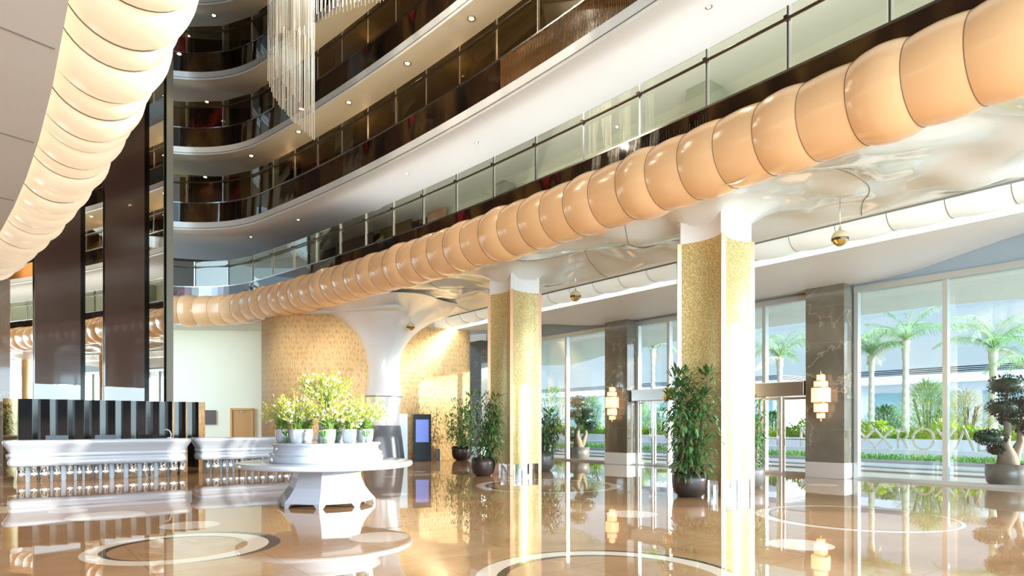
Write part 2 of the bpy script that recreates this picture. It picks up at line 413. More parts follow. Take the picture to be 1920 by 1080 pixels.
# ------------------------------------------------------------------ floor and outer ground
fl = MB(); poly = [P(-9, -9), P(18.45, -9), P(18.45, 25), P(16.2, 32), P(0, 40), P(-12, 34)]
fl.prism([(p.x, p.y) for p in poly], -0.06, 0.0)
struct(fl.build('floor', M['floor']))
g = MB(); q = [P(18.45, -40), P(120, -40), P(120, 90), P(18.45, 90)]
g.prism([(p.x, p.y) for p in q], -0.08, -0.02); tag(g.build('paving', M['paving']), 'pale grey paving and road outside the glass front', 'paving', kind='structure')

# ------------------------------------------------------------------ tubes
def tube_thing(name, path, zc, r, seglen, bulges, material, seam, label, cat, seamr=0.003, seamw=0.004, lens=None):
    root = empty(name, (path[0].x, path[0].y, zc - r), label, cat)
    pts = resample(path, 0.05)
    i = 0; k = 0
    while i < len(pts) - 4:
        L = (lens[k % len(lens)] if lens else seglen); n = max(4, int(L / 0.05)); j = min(i + n, len(pts) - 1)
        b = bulges[k % len(bulges)]
        m_ = 9; pp = []; rr = []
        for q in range(m_):
            t = q / (m_ - 1); a = pts[i + int(round(t * (j - i)))]
            pp.append(Vector((a.x, a.y, zc))); rr.append(r * (0.93 + b * max(0.0, math.sin(math.pi * t)) ** 0.7))
        s = MB(); sec = s.tube(pp, rr, 40, cap=False).build('tube_section', material, root)
        sm = MB()
        tdir = (pp[1] - pp[0]).normalized()
        sm.tube([pp[0] - tdir * seamw, pp[0] + tdir * seamw], rr[0] * 1.006 + seamr, 40).build('seam', seam, sec)
        i = j; k += 1
    return root
tube_thing('tube_light', [Vector(p) for p in PATH1], 6.35, 0.66, 0.785, [0.09, 0.05, 0.07, 0.06, 0.12, 0.04], M['tube'], M['seam'],
           'long peach ribbed fabric tube edging the right mezzanine above the gold columns', 'ceiling light')
PATHL = [P(uL(v), v) for v in [0 + 0.4 * i for i in range(62)]]
tube_thing('tube_light', PATHL, 6.38, 0.64, 0.8, [0.15, 0.08, 0.13, 0.09, 0.12, 0.06], M['tube_lit'], M['seamlight'],
           'glowing cream bubble-shaped fabric tube under the upper left edge of the void', 'ceiling light', seamr=0.012, lens=[1.0, 0.65, 0.95, 0.5, 0.9, 0.6])

# left mezzanine: ceiling panel and the solid edge above its tube
lm = MB(); pl = [(p.x, p.y) for p in [P(uL(v) - 0.55, v) for v in range(0, 25, 2)]]
back = [(p.x, p.y) for p in [P(-9, 24), P(-9, 0)]]
lm.prism(pl + back, 5.80, 6.8); struct(lm.build('ceiling', mat('cool_white_ceiling', (0.82, 0.90, 0.95), 0.5), recalc=True))
sml = MB()
for vv in (6.5, 9.0, 12.2, 15.6, 19): sml.tube([P(-8.5, vv - 2.4, 5.797), P(uL(vv) - 0.6, vv, 5.797)], 0.008, 4)
struct(sml.build('trim_1', M['seamlight']))
e = MB(); e.sweep([P(uL(v) + 0.1, v) for v in range(0, 25, 2)], [(0, 6.7), (0, 7.7), (0.35, 7.7), (0.35, 6.7)], True); tag(e.build('balcony_parapet', M['fascia'], recalc=True), 'dark parapet above the glowing left tube', 'parapet')

# ------------------------------------------------------------------ balconies
def level_slab(path, zb, label, soff, deep=3.1, band=0.30, fas=0.75, first=False):
    root = empty('balcony_deck', (path[0].x, path[0].y, zb), label, 'balcony')
    # soffit with a soft S section, running outwards from the edge
    s = MB()
    if not first:
        s.sweep(path, [(0.0, zb), (-0.25, zb - 0.03), (-0.55, zb - 0.02), (-0.9, zb + 0.05), (-1.4, zb + 0.12), (-deep, zb + 0.14), (-deep - 0.5, zb + 0.14)], smooth=True)
        s.build('soffit', soff, root)
        b = MB(); b.sweep(path, [(0.0, zb), (0.03, zb + 0.06), (0.03, zb + band), (-0.2, zb + band)]); b.build('edge_band', M['band'], root)
        gr = MB(); gr.sweep(path, [(0.032, zb + 0.05), (0.036, zb + 0.05), (0.036, zb + 0.075), (0.032, zb + 0.075)], True); gr.build('groove', M['seamlight'], root)
    f_ = MB(); f_.sweep(path, [(0.01, zb + band), (-0.02, zb + band + fas), (-0.10, zb + band + fas), (-0.10, zb + band)], True); f_.build('fascia', M['fascia'], root)
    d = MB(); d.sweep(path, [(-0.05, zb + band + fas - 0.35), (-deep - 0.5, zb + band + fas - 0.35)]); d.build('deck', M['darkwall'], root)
    return root
def railing(path, z, step, h, glass, label, start=0.0, postm=None):
    root = empty('balcony_railing', (path[0].x, path[0].y, z), label, 'railing')
    lo = offset_path(path, -0.05)
    b = MB(); b.sweep(lo, [(-0.03, z), (0.04, z), (0.04, z + 0.035), (-0.03, z + 0.035)], True); b.build('base_rail', M['steel'], root)
    lr = offset_path(path, 0.02)
    hr = MB(); hr.tube([Vector((p.x, p.y, z + h * 0.78)) for p in lr], 0.028, 8); hr.build('handrail', M['darkrail'], root)
    pts = resample(lo, step)
    proto = None
    for i, p in enumerate(pts):
        a = pts[max(i - 1, 0)]; c = pts[min(i + 1, len(pts) - 1)]; t = (c - a).normalized()
        if proto is None:
            pm = MB(); pm.box((0, 0, h / 2), (0.035, 0.06, h)); proto = pm.build('post', postm or M['steel']); ck = MB(); ck.box((0, 0.05, h * 0.80), (0.07, 0.10, 0.07)); ck.build('clamp', M['darkrail'], proto)
            o = proto
        else: o = copy_tree(proto)
        o.parent = root; o.location = Vector((p.x, p.y, z)) - root.location; o.rotation_euler = (0, 0, math.atan2(t.y, t.x))
        if i < len(pts) - 1:
            q = pts[i + 1]; dd = (q - p).normalized(); A = p + dd * 0.05; B = q - dd * 0.05; nn = Vector((-dd.y, dd.x, 0)) * 0.006
            gm = MB(); gm.prism([((A - nn).x, (A - nn).y), ((B - nn).x, (B - nn).y), ((B + nn).x, (B + nn).y), ((A + nn).x, (A + nn).y)], z + 0.03, z + h)
            gm.build('glass_panel', glass, root)
    return root
def ring_wall(path, off, z0, z1, panels, label, name='wall_upper'):
    """a corridor wall behind a balcony, as a run of panels"""
    lo = resample(offset_path(path, -off), 0.55)
    i = 0; k = 0; obs = []
    while i < len(lo) - 1:
        w_, m_ = panels[k % len(panels)]; j = min(i + w_, len(lo) - 1)
        s = MB(); s.sweep(lo[i:j + 1], [(0, z0), (0, z1), (-0.1, z1), (-0.1, z0)], True)
        obs.append((s, m_)); i = j; k += 1
    return obs

# mezzanine (first level)
level_slab(PATH1, 6.62, 'dark bronze glass edge of the lowest balcony, just above the peach tube', M['soffit'], band=0.2, fas=0.56, first=True)
railing(PATH1, 7.38, 1.58, 1.1, M['railglass'], 'clear glass railing with chrome posts and bronze handrail on the lowest balcony')
LV = [9.25, 12.25, 15.25, 18.25]
names = ['white-edged slab of the second balcony with a wide bright soffit', 'cream-edged slab of the third balcony, crossing behind the hanging crystal rods',
         'slab of the fourth balcony, beige edge near the top of the photo', 'topmost balcony slab above the fourth railing']
for i, zb in enumerate(LV):
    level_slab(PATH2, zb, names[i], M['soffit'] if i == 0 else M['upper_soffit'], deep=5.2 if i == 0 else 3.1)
rn = ['smoked glass railing of the second balcony, above the white band', 'smoked glass railing of the third balcony, behind the crystal rods', 'dark glass railing of the fourth balcony at the upper left corner']
for i, zb in enumerate(LV[:3]):
    railing(PATH2, zb + 1.07, 1.5, 1.05, M['railglass_dark'], rn[i])
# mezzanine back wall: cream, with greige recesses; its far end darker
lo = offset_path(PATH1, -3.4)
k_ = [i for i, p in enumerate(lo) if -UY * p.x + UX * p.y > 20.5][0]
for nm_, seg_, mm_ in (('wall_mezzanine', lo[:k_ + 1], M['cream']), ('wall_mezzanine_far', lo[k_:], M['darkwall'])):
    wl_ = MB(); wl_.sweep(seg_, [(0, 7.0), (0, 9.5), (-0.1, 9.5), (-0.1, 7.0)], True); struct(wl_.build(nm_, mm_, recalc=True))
pil = []
for (x, wd) in ((1322, 0.62), (946, 0.5), (690, 0.45)):
    uu = u1(8) + 2.7; vv, t = uv_px(x, uu if x > 900 else uu - 0.5)
    pm = MB(); c = P(uu if x > 900 else uu - 0.5, vv); pm.box((c.x, c.y, 8.25), (wd, wd, 2.4), ROT)
    nm = {1322: 'rightmost greige square pillar behind the lowest glass railing', 946: 'middle greige square pillar behind the lowest glass railing', 690: 'leftmost tan square pillar behind the lowest glass railing'}[x]
    tag(bevel(pm.build('mezzanine_pillar', M['greypillar'] if x > 900 else M['copper'])), nm, 'pillar', 'square pillars on the lowest balcony')
# art panels on the far part of the mezzanine wall
lo1 = resample(offset_path(PATH1, -3.1), 0.5); n1 = len(lo1)
for k, (a, b, mm, lb) in enumerate([(48, 50, M['copper'], 'narrow tan panel on the far mezzanine wall'), (52, 56, M['olive'], 'wide amber panel on the far mezzanine wall'),
                                (57, 62, M['darkwall'], 'dark panel at the far corner of the mezzanine wall')]):
    if b < n1:
        s = MB(); s.sweep(lo1[a:b + 1], [(0, 7.1), (0, 9.38), (-0.06, 9.38), (-0.06, 7.1)], True); tag(s.build('wall_panel', mm, recalc=True), lb, 'wall panel')
# dark corridors with coloured panels on the upper levels
pats = [[(3, M['olive']), (1, M['redart']), (3, M['darkwall']), (2, M['olive']), (2, M['redart']), (4, M['darkwall'])],
        [(4, M['darkwall']), (3, M['redart']), (2, M['olive']), (3, M['redart'])],
        [(3, M['darkwall']), (2, M['redart']), (2, M['darkwall']), (1, M['olive'])]]
for i, zb in enumerate(LV[:3]):
    root = empty('corridor_wall', (PATH2[0].x, PATH2[0].y, zb + 0.7), ['panelled olive and red wall of the second balcony corridor', 'speckled red and black wall of the third balcony corridor', 'dark red panelled wall of the fourth balcony corridor'][i], 'wall', kind='structure')
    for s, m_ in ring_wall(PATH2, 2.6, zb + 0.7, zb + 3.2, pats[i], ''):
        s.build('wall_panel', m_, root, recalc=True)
# bead curtain of copper strands behind the second balcony railing
bc = MB(); lo2 = resample(offset_path(PATH2, 0.012), 0.045)
for p in lo2:
    v_ = -UY * p.x + UX * p.y
    if 3.5 < v_ < 12.2:
        bc.box((p.x, p.y, 9.93), (0.011, 0.011, 0.74 + rnd.uniform(-0.03, 0.0)))
tag(bc.build('bead_curtain', M['beads']), 'copper bead strands hanging over the dark fascia of the second balcony at upper right', 'bead curtain', kind='stuff')
bc = MB(); lo2 = resample(offset_path(PATH1, 0.012), 0.06)
for p in lo2:
    v_ = -UY * p.x + UX * p.y
    if 6.9 < v_ < 11.2:
        h_ = rnd.uniform(0.25, 0.42); bc.box((p.x, p.y, 6.85 + h_ / 2), (0.010, 0.010, h_))
tag(bc.build('bead_curtain', M['darkrail']), 'short dark bead strands above the peach tube on the lowest balcony', 'bead curtain', kind='stuff')
# roof over the void
rf = MB(); q = [P(-9, -9), P(16, -9), P(13, 36), P(-9, 36)]; rf.prism([(p.x, p.y) for p in q], 19.6, 19.9); struct(rf.build('ceiling', M['darkwall']))

# the opposite side of the void above the left tube, and an added wall behind the camera blocking bright sky
for i, zb in enumerate((7.7, 9.9, 12.9, 15.9, 18.9)):
    s = MB(); s.sweep([P(uL(v) - 0.2, v) for v in range(-8, 25, 2)], [(0, zb), (0, zb + 0.3), (-0.3, zb + 0.3), (-0.3, zb)], True)
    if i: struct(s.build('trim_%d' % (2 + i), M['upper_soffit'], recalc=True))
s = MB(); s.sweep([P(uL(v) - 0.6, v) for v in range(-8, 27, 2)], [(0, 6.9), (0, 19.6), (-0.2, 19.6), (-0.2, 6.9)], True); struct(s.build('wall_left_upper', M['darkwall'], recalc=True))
s = MB(); s.sweep([P(-9, -9), P(18, -9)], [(0, 9.4), (0, 19.6), (0.2, 19.6), (0.2, 9.4)], True); struct(s.build('wall_back_blocker', M['darkwall'], recalc=True))
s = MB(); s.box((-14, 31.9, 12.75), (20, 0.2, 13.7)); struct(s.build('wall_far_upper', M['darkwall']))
s = MB(); s.sweep([P(9.6, -9), P(9.6, -4)], [(0, 6.9), (0, 19.6), (0.2, 19.6), (0.2, 6.9)], True); struct(s.build('wall_right_blocker', M['darkwall'], recalc=True))  # added to keep bright sky out of the far fascia reflections
# downlights in the soffits
dl_proto = None
def downlight(loc, label, e=18, group=None, s=1.0):
    global dl_proto
    if dl_proto is None:
        root = empty('downlight', loc)
        MB().lathe([(0.04, 0.0), (0.07, -0.012), (0.075, 0.0)], 16, loc).build('trim_ring', M['lamp_ring'], root)
        MB().lathe([(0.0, -0.010), (0.038, -0.008), (0.04, 0.0)], 16, loc, cap=False).build('lamp', M['lamp_warm'], root.children[0])
        dl_proto = root; r = root
    else:
        r = copy_tree(dl_proto); r.location = loc
    r.scale = (s, s, s)
    tag(r, label, 'ceiling light', group)
    if e:
        ld = bpy.data.lights.new('downlight_beam', 'SPOT'); ld.energy = e; ld.spot_size = R(120); ld.spot_blend = 1; ld.color = (1, 0.75, 0.45); ld.shadow_soft_size = 0.05
        lo_ = bpy.data.objects.new('downlight_beam', ld); col.objects.link(lo_); lo_.location = (0, 0, -0.03); lo_.parent = r
    return r
def soffit_hit(x, y, zb):
    prof = [(-9, 0.0), (0.0, 0.0), (0.25, -0.03), (0.55, -0.02), (0.9, 0.05), (1.4, 0.12), (3.1 if zb > 10 else 5.2, 0.14), (9, 0.14)]; z = zb
    for it in range(12):
        d = (z - 1.5) * F / (HZ - y); q = Vector(((x - 960) * d / F, d, z)); v_ = -UY * q.x + UX * q.y; o_ = UX * q.x + UY * q.y - u2(v_)
        for (a, za), (b, zb_) in zip(prof[:-1], prof[1:]):
            if a <= o_ <= b: z = zb + za + (zb_ - za) * (o_ - a) / (b - a) - 0.004
    return q
DL = [(884, 35, 1, 's'), (764, 119, 1, 's'), (654, 192, 1, 's'), (560, 247, 1, 's'), (471, 292, 1, 's'), (385, 332, 1, 's'),
      (388, 191, 2, 's'), (336, 101, 2, 's'), (401, 29, 3, 's'),
      (1329, 13, 0, 'b'), (893, 267, 0, 'b'), (763, 326, 0, 'b'), (559, 412, 0, 'b'), (470, 444, 0, 'b')]
word = ['first', 'second', 'third', 'fourth', 'fifth', 'sixth']
cnt = {}
for (x, y, lv, k) in DL:
    cnt[lv] = cnt.get(lv, 0) + 1
    nmL = {0: 'bright second balcony soffit', 1: 'third balcony soffit', 2: 'fourth balcony soffit', 3: 'topmost soffit'}[lv]
    downlight(soffit_hit(x, y, LV[lv]), 'small round downlight in the %s, %s from the right' % (nmL, word[cnt[lv] - 1]), 40 if lv else 20, 'star-bright downlights in the balcony soffits', 1.6 if lv else 0.9)

# ------------------------------------------------------------------ ceiling of the lobby side aisle
COLS = [(12.10, 8.06), (12.10, 14.98)]
TREE = (12.1, 23.5)
def aisle_z(u, v):
    z = 6.06 + 0.15 * math.sin(v * 1.0 + 1.5 * math.sin(u * 1.1)) + 0.10 * math.sin(u * 2.0 + v * 0.6) + 0.07 * math.sin(v * 2.3 - u * 1.6 + math.sin(u * 2.2)) + 0.035 * math.sin(v * 4.1 + u * 2.9)
    e_ = max(0.0, min(1.0, (u - 13.5) / 0.82)); e_ = e_ * e_ * (3 - 2 * e_); z = z * (1 - e_) + 5.89 * e_
    for (cu, cv) in COLS + [(12.1, 1.1)]:
        du = max(abs(u - cu) - 0.45, 0); dv = max(abs(v - cv) - 0.45, 0); d = math.hypot(du, dv)
        w_ = math.exp(-d / 0.30) if d > 0 else 1.0; z = z * (1 - w_) + 5.72 * w_
    return z
cm = MB(); us = [10.0 + 0.12 * i for i in range(37)]; vs_ = [-6 + 0.16 * i for i in range(190)]
grid = [P(u, v, aisle_z(u, v)) for v in vs_ for u in us]; nu = len(us)
fs = []
for j in range(len(vs_) - 1):
    for i in range(nu - 1):
        a = j * nu + i; fs.append((a, a + nu, a + nu + 1, a + 1))
cm.add(grid, fs, True); struct(cm.build('ceiling', M['stretch']))
# seams of the stretched membrane
sm_ = MB()
for v0 in (2.2, 5.6, 9.9, 12.9, 17.5, 20.5):
    sm_.tube([P(u, v0 + 0.35 * math.sin(u * 1.9 + v0), aisle_z(u, v0 + 0.35 * math.sin(u * 1.9 + v0)) - 0.004) for u in [10.6 + 0.1 * i for i in range(37)]], 0.008, 5, cap=False)
struct(sm_.build('trim_2', M['seamlight']))
# scalloped white cove
PATHC = [P(14.75, v) for v in [-5 + 0.4 * i for i in range(72)]]
cove = empty('cove_light', PATHC[0] + Vector((0, 0, 5.5)), 'white scalloped cove running between the glossy ceiling and the facade soffit', 'ceiling light')
def cove_pt(t, v, bb):
    an = math.pi * (1.0 + 0.82 * t)
    return P(14.73 + 0.40 * math.cos(an) * (1 if t < 0.5 else bb), v, 5.88 + 0.29 * math.sin(an) * bb)
L = 1.05; v0 = -5.0; k = 0
while v0 < 23.2:
    s = MB(); prof = []
    pts = []
    nseg = 8; ring = []
    for q in range(nseg + 1):
        t = q / nseg; v_ = v0 + L * t; bb = 1 + 0.16 * math.sin(math.pi * t)
        for a in range(0, 11):
            ring.append(cove_pt(a / 10, v_, bb))
    fs = [(q * 11 + a, (q + 1) * 11 + a, (q + 1) * 11 + a + 1, q * 11 + a + 1) for q in range(nseg) for a in range(10)]
    s.add(ring, fs, True); cs_ = s.build('cove_section', M['cove'], cove)
    sd = MB(); sd.tube([cove_pt(a / 10, v0, 1.0) - Vector((0, 0, 0.004)) for a in range(11)], 0.008, 5, cap=False).build('seam', M['seamlight'], cs_)
    v0 += L; k += 1
ln = MB(); ln.tube([P(14.32, v, 5.875) for v in (-5, 23.8)], 0.018, 6); ln.build('edge_strip', M['seamlight'], cove)

# facade soffit, thin, with a rising outer edge
def z_out(v):
    def sm(t): t = max(0, min(1, t)); return t * t * (3 - 2 * t)
    return 5.33 + 0.65 * sm((7.6 - v) / 4.5) + 0.5 * sm((v - 16.8) / 4.5)
fm = MB(); us2 = [15.45 + i * 0.37 for i in range(9)]; vv2 = [-6 + 0.5 * i for i in range(62)]
def fz(u, v):
    t = (u - 15.45) / 2.96; return 5.60 + (z_out(v) - 5.60) * (t * t * (3 - 2 * t)) - 0.08 * math.sin(math.pi * t)
g1 = [P(u, v, fz(u, v)) for v in vv2 for u in us2]; n9 = len(us2)
fm.add(g1, [(j * n9 + i, (j + 1) * n9 + i, (j + 1) * n9 + i + 1, j * n9 + i + 1) for j in range(len(vv2) - 1) for i in range(n9 - 1)], True)
g2 = [p + Vector((0, 0, 0.10)) for p in g1]
fm.add(g2, [(j * n9 + i + 1, (j + 1) * n9 + i + 1, (j + 1) * n9 + i, j * n9 + i) for j in range(len(vv2) - 1) for i in range(n9 - 1)], True)
fm.sweep([P(15.45, v) for v in (-6, 24.5)], [(0, 5.60), (0, 5.71)])
us_ = MB(); us_.sweep([P(15.62, v) for v in (-6, 24.5)], [(0, 5.66), (0, 5.86), (-0.1, 5.86), (-0.1, 5.66)], True); struct(us_.build('trim_7', M['bluewall'], recalc=True))
us_ = MB(); us_.sweep([P(15.74, v) for v in (-6, 24.5)], [(0, 5.84), (0, 6.5), (-0.04, 6.5), (-0.04, 5.84)], True); tag(us_.build('clerestory_glow', mat('clerestory_glow', (1, 1, 1), 0.5, emit=(1, 1, 1), es=1.3), recalc=True), 'added glowing panel for the bright clerestory between the white cove and the facade soffit', 'lamp')  # glowing panel added in place of bright clerestory sky
struct(fm.build('ceiling', M['soffit']))
hw = MB(); hw.sweep([P(18.42, -6), P(18.42, 25)], [(0, 5.24), (0, 6.6), (-0.15, 6.6), (-0.15, 5.24)], True); struct(hw.build('wall_head', M['bluewall'], recalc=True))

# ------------------------------------------------------------------ gold mosaic columns
def mosaic_column(cu, cv, label):
    c = P(cu, cv); root = empty('mosaic_column', c, label, 'column', 'gold mosaic columns')
    h = 0.55; sag = 0.13; cw = 0.055
    def outline(hh, sg):
        pts = []
        cor = [(-hh, -hh), (hh, -hh), (hh, hh), (-hh, hh)]
        for k in range(4):
            a = Vector(cor[k]); b = Vector(cor[(k + 1) % 4]); d = (b - a).normalized(); nin = Vector((-d.y, d.x))
            a2 = a + d * cw; b2 = b - d * cw
            for q in range(13):
                t = q / 12; pts.append(a2.lerp(b2, t) + nin * sg * 4 * t * (1 - t))
        return pts
    def wpt(p): q = P(cu + p.x, cv + p.y); return (q.x, q.y)
    s = MB(); s.prism([wpt(p) for p in outline(h, sag)], 0.32, 5.40); s.build('mosaic_shaft', M['mosaic'], root, recalc=True)
    s = MB(); s.prism([wpt(p) for p in outline(h + 0.004, sag)], 5.40, 6.05); s.build('white_capital', M['soffit'], root, recalc=True)
    s = MB(); s.prism([wpt(p) for p in outline(h - 0.03, sag)], 0.0, 0.32)
    s.build('mirror_plinth', M['chrome'], root, recalc=True)
    for (a, b) in ((-h, -h), (h, -h), (h, h), (-h, h)):
        q = P(cu + a * 0.985, cv + b * 0.985); s = MB(); s.box((q.x, q.y, 2.705), (0.088, 0.088, 5.40), ROT + R(45)); s.build('copper_corner_strip', M['copper'], root)
mosaic_column(*COLS[0], 'nearer gold mosaic column with copper corner, behind the large potted fig')
mosaic_column(*COLS[1], 'farther gold mosaic column with copper corner, in the middle of the lobby')

# white tree-shaped column
tp = P(*TREE)
root = empty('flared_column', tp, 'white trumpet-shaped column flaring into the glossy ceiling in front of the carved oak wall', 'column')
MB().lathe([(0.90, 0), (0.88, 0.2), (0.80, 0.9), (0.73, 1.42), (0.70, 1.44)], 48, tp).build('grey_base', M['grey_base'], root)
prof = [(0.70, 1.43), (0.70, 1.9), (0.73, 2.3), (0.80, 2.60), (0.79, 2.66), (0.73, 3.0), (0.67, 3.4), (0.665, 3.8), (0.72, 4.2), (0.86, 4.6), (1.10, 5.0), (1.45, 5.35), (1.9, 5.65), (2.5, 5.9), (3.1, 6.02), (3.6, 6.1)]
cs = MB()
n = 96; vsx = []
for r_, z_ in prof:
    for i in range(n):
        a = 2 * math.pi * i / n; k = max(0, (z_ - 3.6)) / 2.5
        rr = r_ * (1 + 0.07 * k * math.sin(5 * a + 1) + 0.02 * k * math.sin(11 * a)); vsx.append((tp.x + rr * math.cos(a), tp.y + rr * math.sin(a), z_))
cs.add(vsx, [(j * n + i, j * n + (i + 1) % n, (j + 1) * n + (i + 1) % n, (j + 1) * n + i) for j in range(len(prof) - 1) for i in range(n)], True)
o = cs.build('white_trunk', mat('tree_white', (0.86, 0.88, 0.90), 0.12, coat=0.3), root); ss = o.modifiers.new('smooth', 'SUBSURF'); ss.levels = 1; ss.render_levels = 1
MB().lathe([(0.803, 2.58), (0.812, 2.6), (0.803, 2.62)], 48, tp, cap=False).build('seam', M['seamlight'], root)

# ------------------------------------------------------------------ facade
UF = 18.4
M['plinth'] = mat('satin_steel_plinth', (0.90, 0.90, 0.88), 0.30, 0.7)
def facade_pillar(v0, v1, u0, label, n_):
    c = (v0 + v1) / 2; um = (u0 + 18.6) / 2; q = P(um, c); root = empty('marble_pillar', q, label, 'pillar', 'marble pillars of the window front')
    s = MB(); s.box((q.x, q.y, (0.44 + 5.38) / 2), (18.6 - u0, v1 - v0, 5.38 - 0.44), ROT); bevel(s.build('marble_shaft', M['marble'], root), 0.012)
    s = MB(); s.box((q.x, q.y, 0.22), (18.6 - u0 + 0.02, v1 - v0 + 0.02, 0.44), ROT); bevel(s.build('steel_plinth', M['plinth'], root), 0.01)
    s = MB()
    for z in (1.35, 2.55, 3.75, 4.75): s.box((q.x, q.y, z), (18.6 - u0 + 0.004, v1 - v0 + 0.004, 0.006), ROT)
    s.build('joint', M['seamlight'], root)
    return root
facade_pillar(7.88, 8.95, 17.82, 'grey-brown marble pillar of the glass front carrying the nearer crystal sconce', 1)
facade_pillar(15.55, 16.65, 17.82, 'grey-brown marble pillar of the glass front carrying the farther crystal sconce', 2)
facade_pillar(24.0, 25.2, 17.4, 'tan marble pillar where the glass front meets the carved oak wall', 3)
win_n = 0
def window(v0, v1, mull, door=False):
    global win_n; win_n += 1
    q = P(UF, (v0 + v1) / 2); root = empty('window_%d' % win_n, q, None, None, None, 'structure')
    s = MB()
    def bar(va, vb, za, zb, d=0.14): c = P(UF, (va + vb) / 2); s.box((c.x, c.y, (za + zb) / 2), (d, vb - va, zb - za), ROT)
    bar(v0, v1, 0.0, 0.07, 0.22); bar(v0, v1, 5.10, 5.26, 0.22); bar(v0, v0 + 0.11, 0.07, 5.10, 0.18); bar(v1 - 0.11, v1, 0.07, 5.10, 0.18)
    for m_ in mull: bar(m_ - 0.055, m_ + 0.055, 0.07, 5.10, 0.18)
    s.build('window_frame', M['frame'], root)
    ed = [v0 + 0.09] + sum([[m_, m_] for m_ in mull], []) + [v1 - 0.09]
    for k in range(0, len(ed), 2):
        c = P(UF, (ed[k] + ed[k + 1]) / 2); gmb = MB(); z0 = 2.75 if door else 0.07
        gmb.box((c.x, c.y, (z0 + 5.10) / 2), (0.014, ed[k + 1] - ed[k], 5.10 - z0), ROT); gmb.build('pane', M['glass'], root)
    return root
window(-4.4, 7.85, [-2.3, -0.3, 1.7, 3.7, 5.68])
window(8.95, 15.55, [10.5, 12.3, 14.1], door=True)
window(16.65, 24.0, [19.3, 21.6])
# automatic doors under the glazed upper part
def auto_door(v0, v1, gold_side, label):
    vc = (v0 + v1) / 2; q = P(UF, vc); root = empty('entrance_door', q, label, 'door', 'steel framed entrance doors')
    hd = MB(); c = P(UF - 0.2, vc); hd.box((c.x, c.y, 2.53), (0.55, v1 - v0, 0.42), ROT); bevel(hd.build('door_header', M['steel'], root), 0.02)
    e_ = P(UF - 0.25, gold_side); MB().lathe([(0.22, 0), (0.23, 0.01), (0.23, 0.44), (0.22, 0.45)], 32, (e_.x, e_.y, 2.31)).build('drum_end', M['gold'], root)
    m_ = (v0 + v1) / 2
    for (a, b) in ((v0 + 0.06, m_ - 0.02), (m_ + 0.02, v1 - 0.06)):
        s = MB(); cc = P(UF - 0.1, (a + b) / 2)
        for vv in (a + 0.035, b - 0.035): c_ = P(UF - 0.1, vv); s.box((c_.x, c_.y, 1.17), (0.06, 0.07, 2.28), ROT)
        for z in (0.06, 2.26, 1.05): s.box((cc.x, cc.y, z), (0.05, b - a, 0.08 if z != 1.05 else 0.03), ROT)
        lf = s.build('door_leaf', M['steel'], root)
        gg = MB(); gg.box((cc.x, cc.y, 1.16), (0.012, b - a - 0.1, 2.15), ROT); gg.build('pane', M['glass'], lf)
        hdl = MB(); hv = b - 0.1 if b < vc + 0.1 and a < vc - 0.3 else a + 0.1; h_ = P(UF - 0.17, hv); hdl.tube([(h_.x, h_.y, 0.85), (h_.x, h_.y, 1.35)], 0.014, 8); hdl.build('door_handle', M['chrome'], lf)
auto_door(9.05, 10.75, 10.85, 'steel entrance door with header right of the nearer gold column')
auto_door(14.0, 15.45, 13.85, 'steel entrance door with header between the farther sconce and the large fig')
auto_door(11.1, 13.6, 13.6, 'middle steel entrance door, mostly hidden by the nearer gold column')

# crystal sconces
def sconce(v_, label):
    q = P(17.82, v_, 2.20); root = empty('wall_sconce', q + Vector((0, 0, -0.6)), label, 'wall lamp', 'crystal wall sconces')
    back = MB(); c = P(17.80, v_, 2.25); back.box(tuple(c), (0.04, 0.10, 1.15), ROT); back.build('back_plate', M['gold'], root)
    tiers = [(0.10, 2.70, 2.86), (0.17, 2.53, 2.68), (0.235, 2.10, 2.50), (0.17, 1.83, 2.07), (0.10, 1.66, 1.80)]
    cen = P(17.62, v_)
    for r_, z0, z1 in tiers:
        s = MB()
        n_p = int(r_ * 120)
        for i in range(n_p):
            a = 2 * math.pi * i / n_p; s.box((cen.x + r_ * math.cos(a), cen.y + r_ * math.sin(a), (z0 + z1) / 2), (0.016, 0.02, z1 - z0), a)
        s.lathe([(r_ * 0.93, z0 + 0.01), (r_ * 0.93, z1 - 0.01)], 24, (cen.x, cen.y, 0), cap=False)
        ct = s.build('crystal_tier', M['sconce'], root)
        b_ = MB(); b_.lathe([(r_ + 0.014, z1 - 0.014), (r_ + 0.014, z1 + 0.006), (r_ * 0.4, z1 + 0.012)], 28, (cen.x, cen.y, 0)).build('gold_band', M['gold'], ct)
    MB().tube([(cen.x, cen.y, 1.66), (cen.x, cen.y, 1.52)], [0.03, 0.008], 8).build('finial', M['gold'], root)
    MB().tube([(cen.x, cen.y, 2.86), (cen.x, cen.y, 2.98)], [0.02, 0.008], 8).build('finial', M['gold'], root)
M['sconce'] = mat('lit_crystal', (0.9, 0.7, 0.5), 0.2, emit=(1.0, 0.56, 0.30), es=0.7)
sconce(8.42, 'lit tiered crystal wall sconce on the nearer marble pillar, at right')
sconce(16.1, 'lit tiered crystal wall sconce on the farther marble pillar, right of the middle gold column')

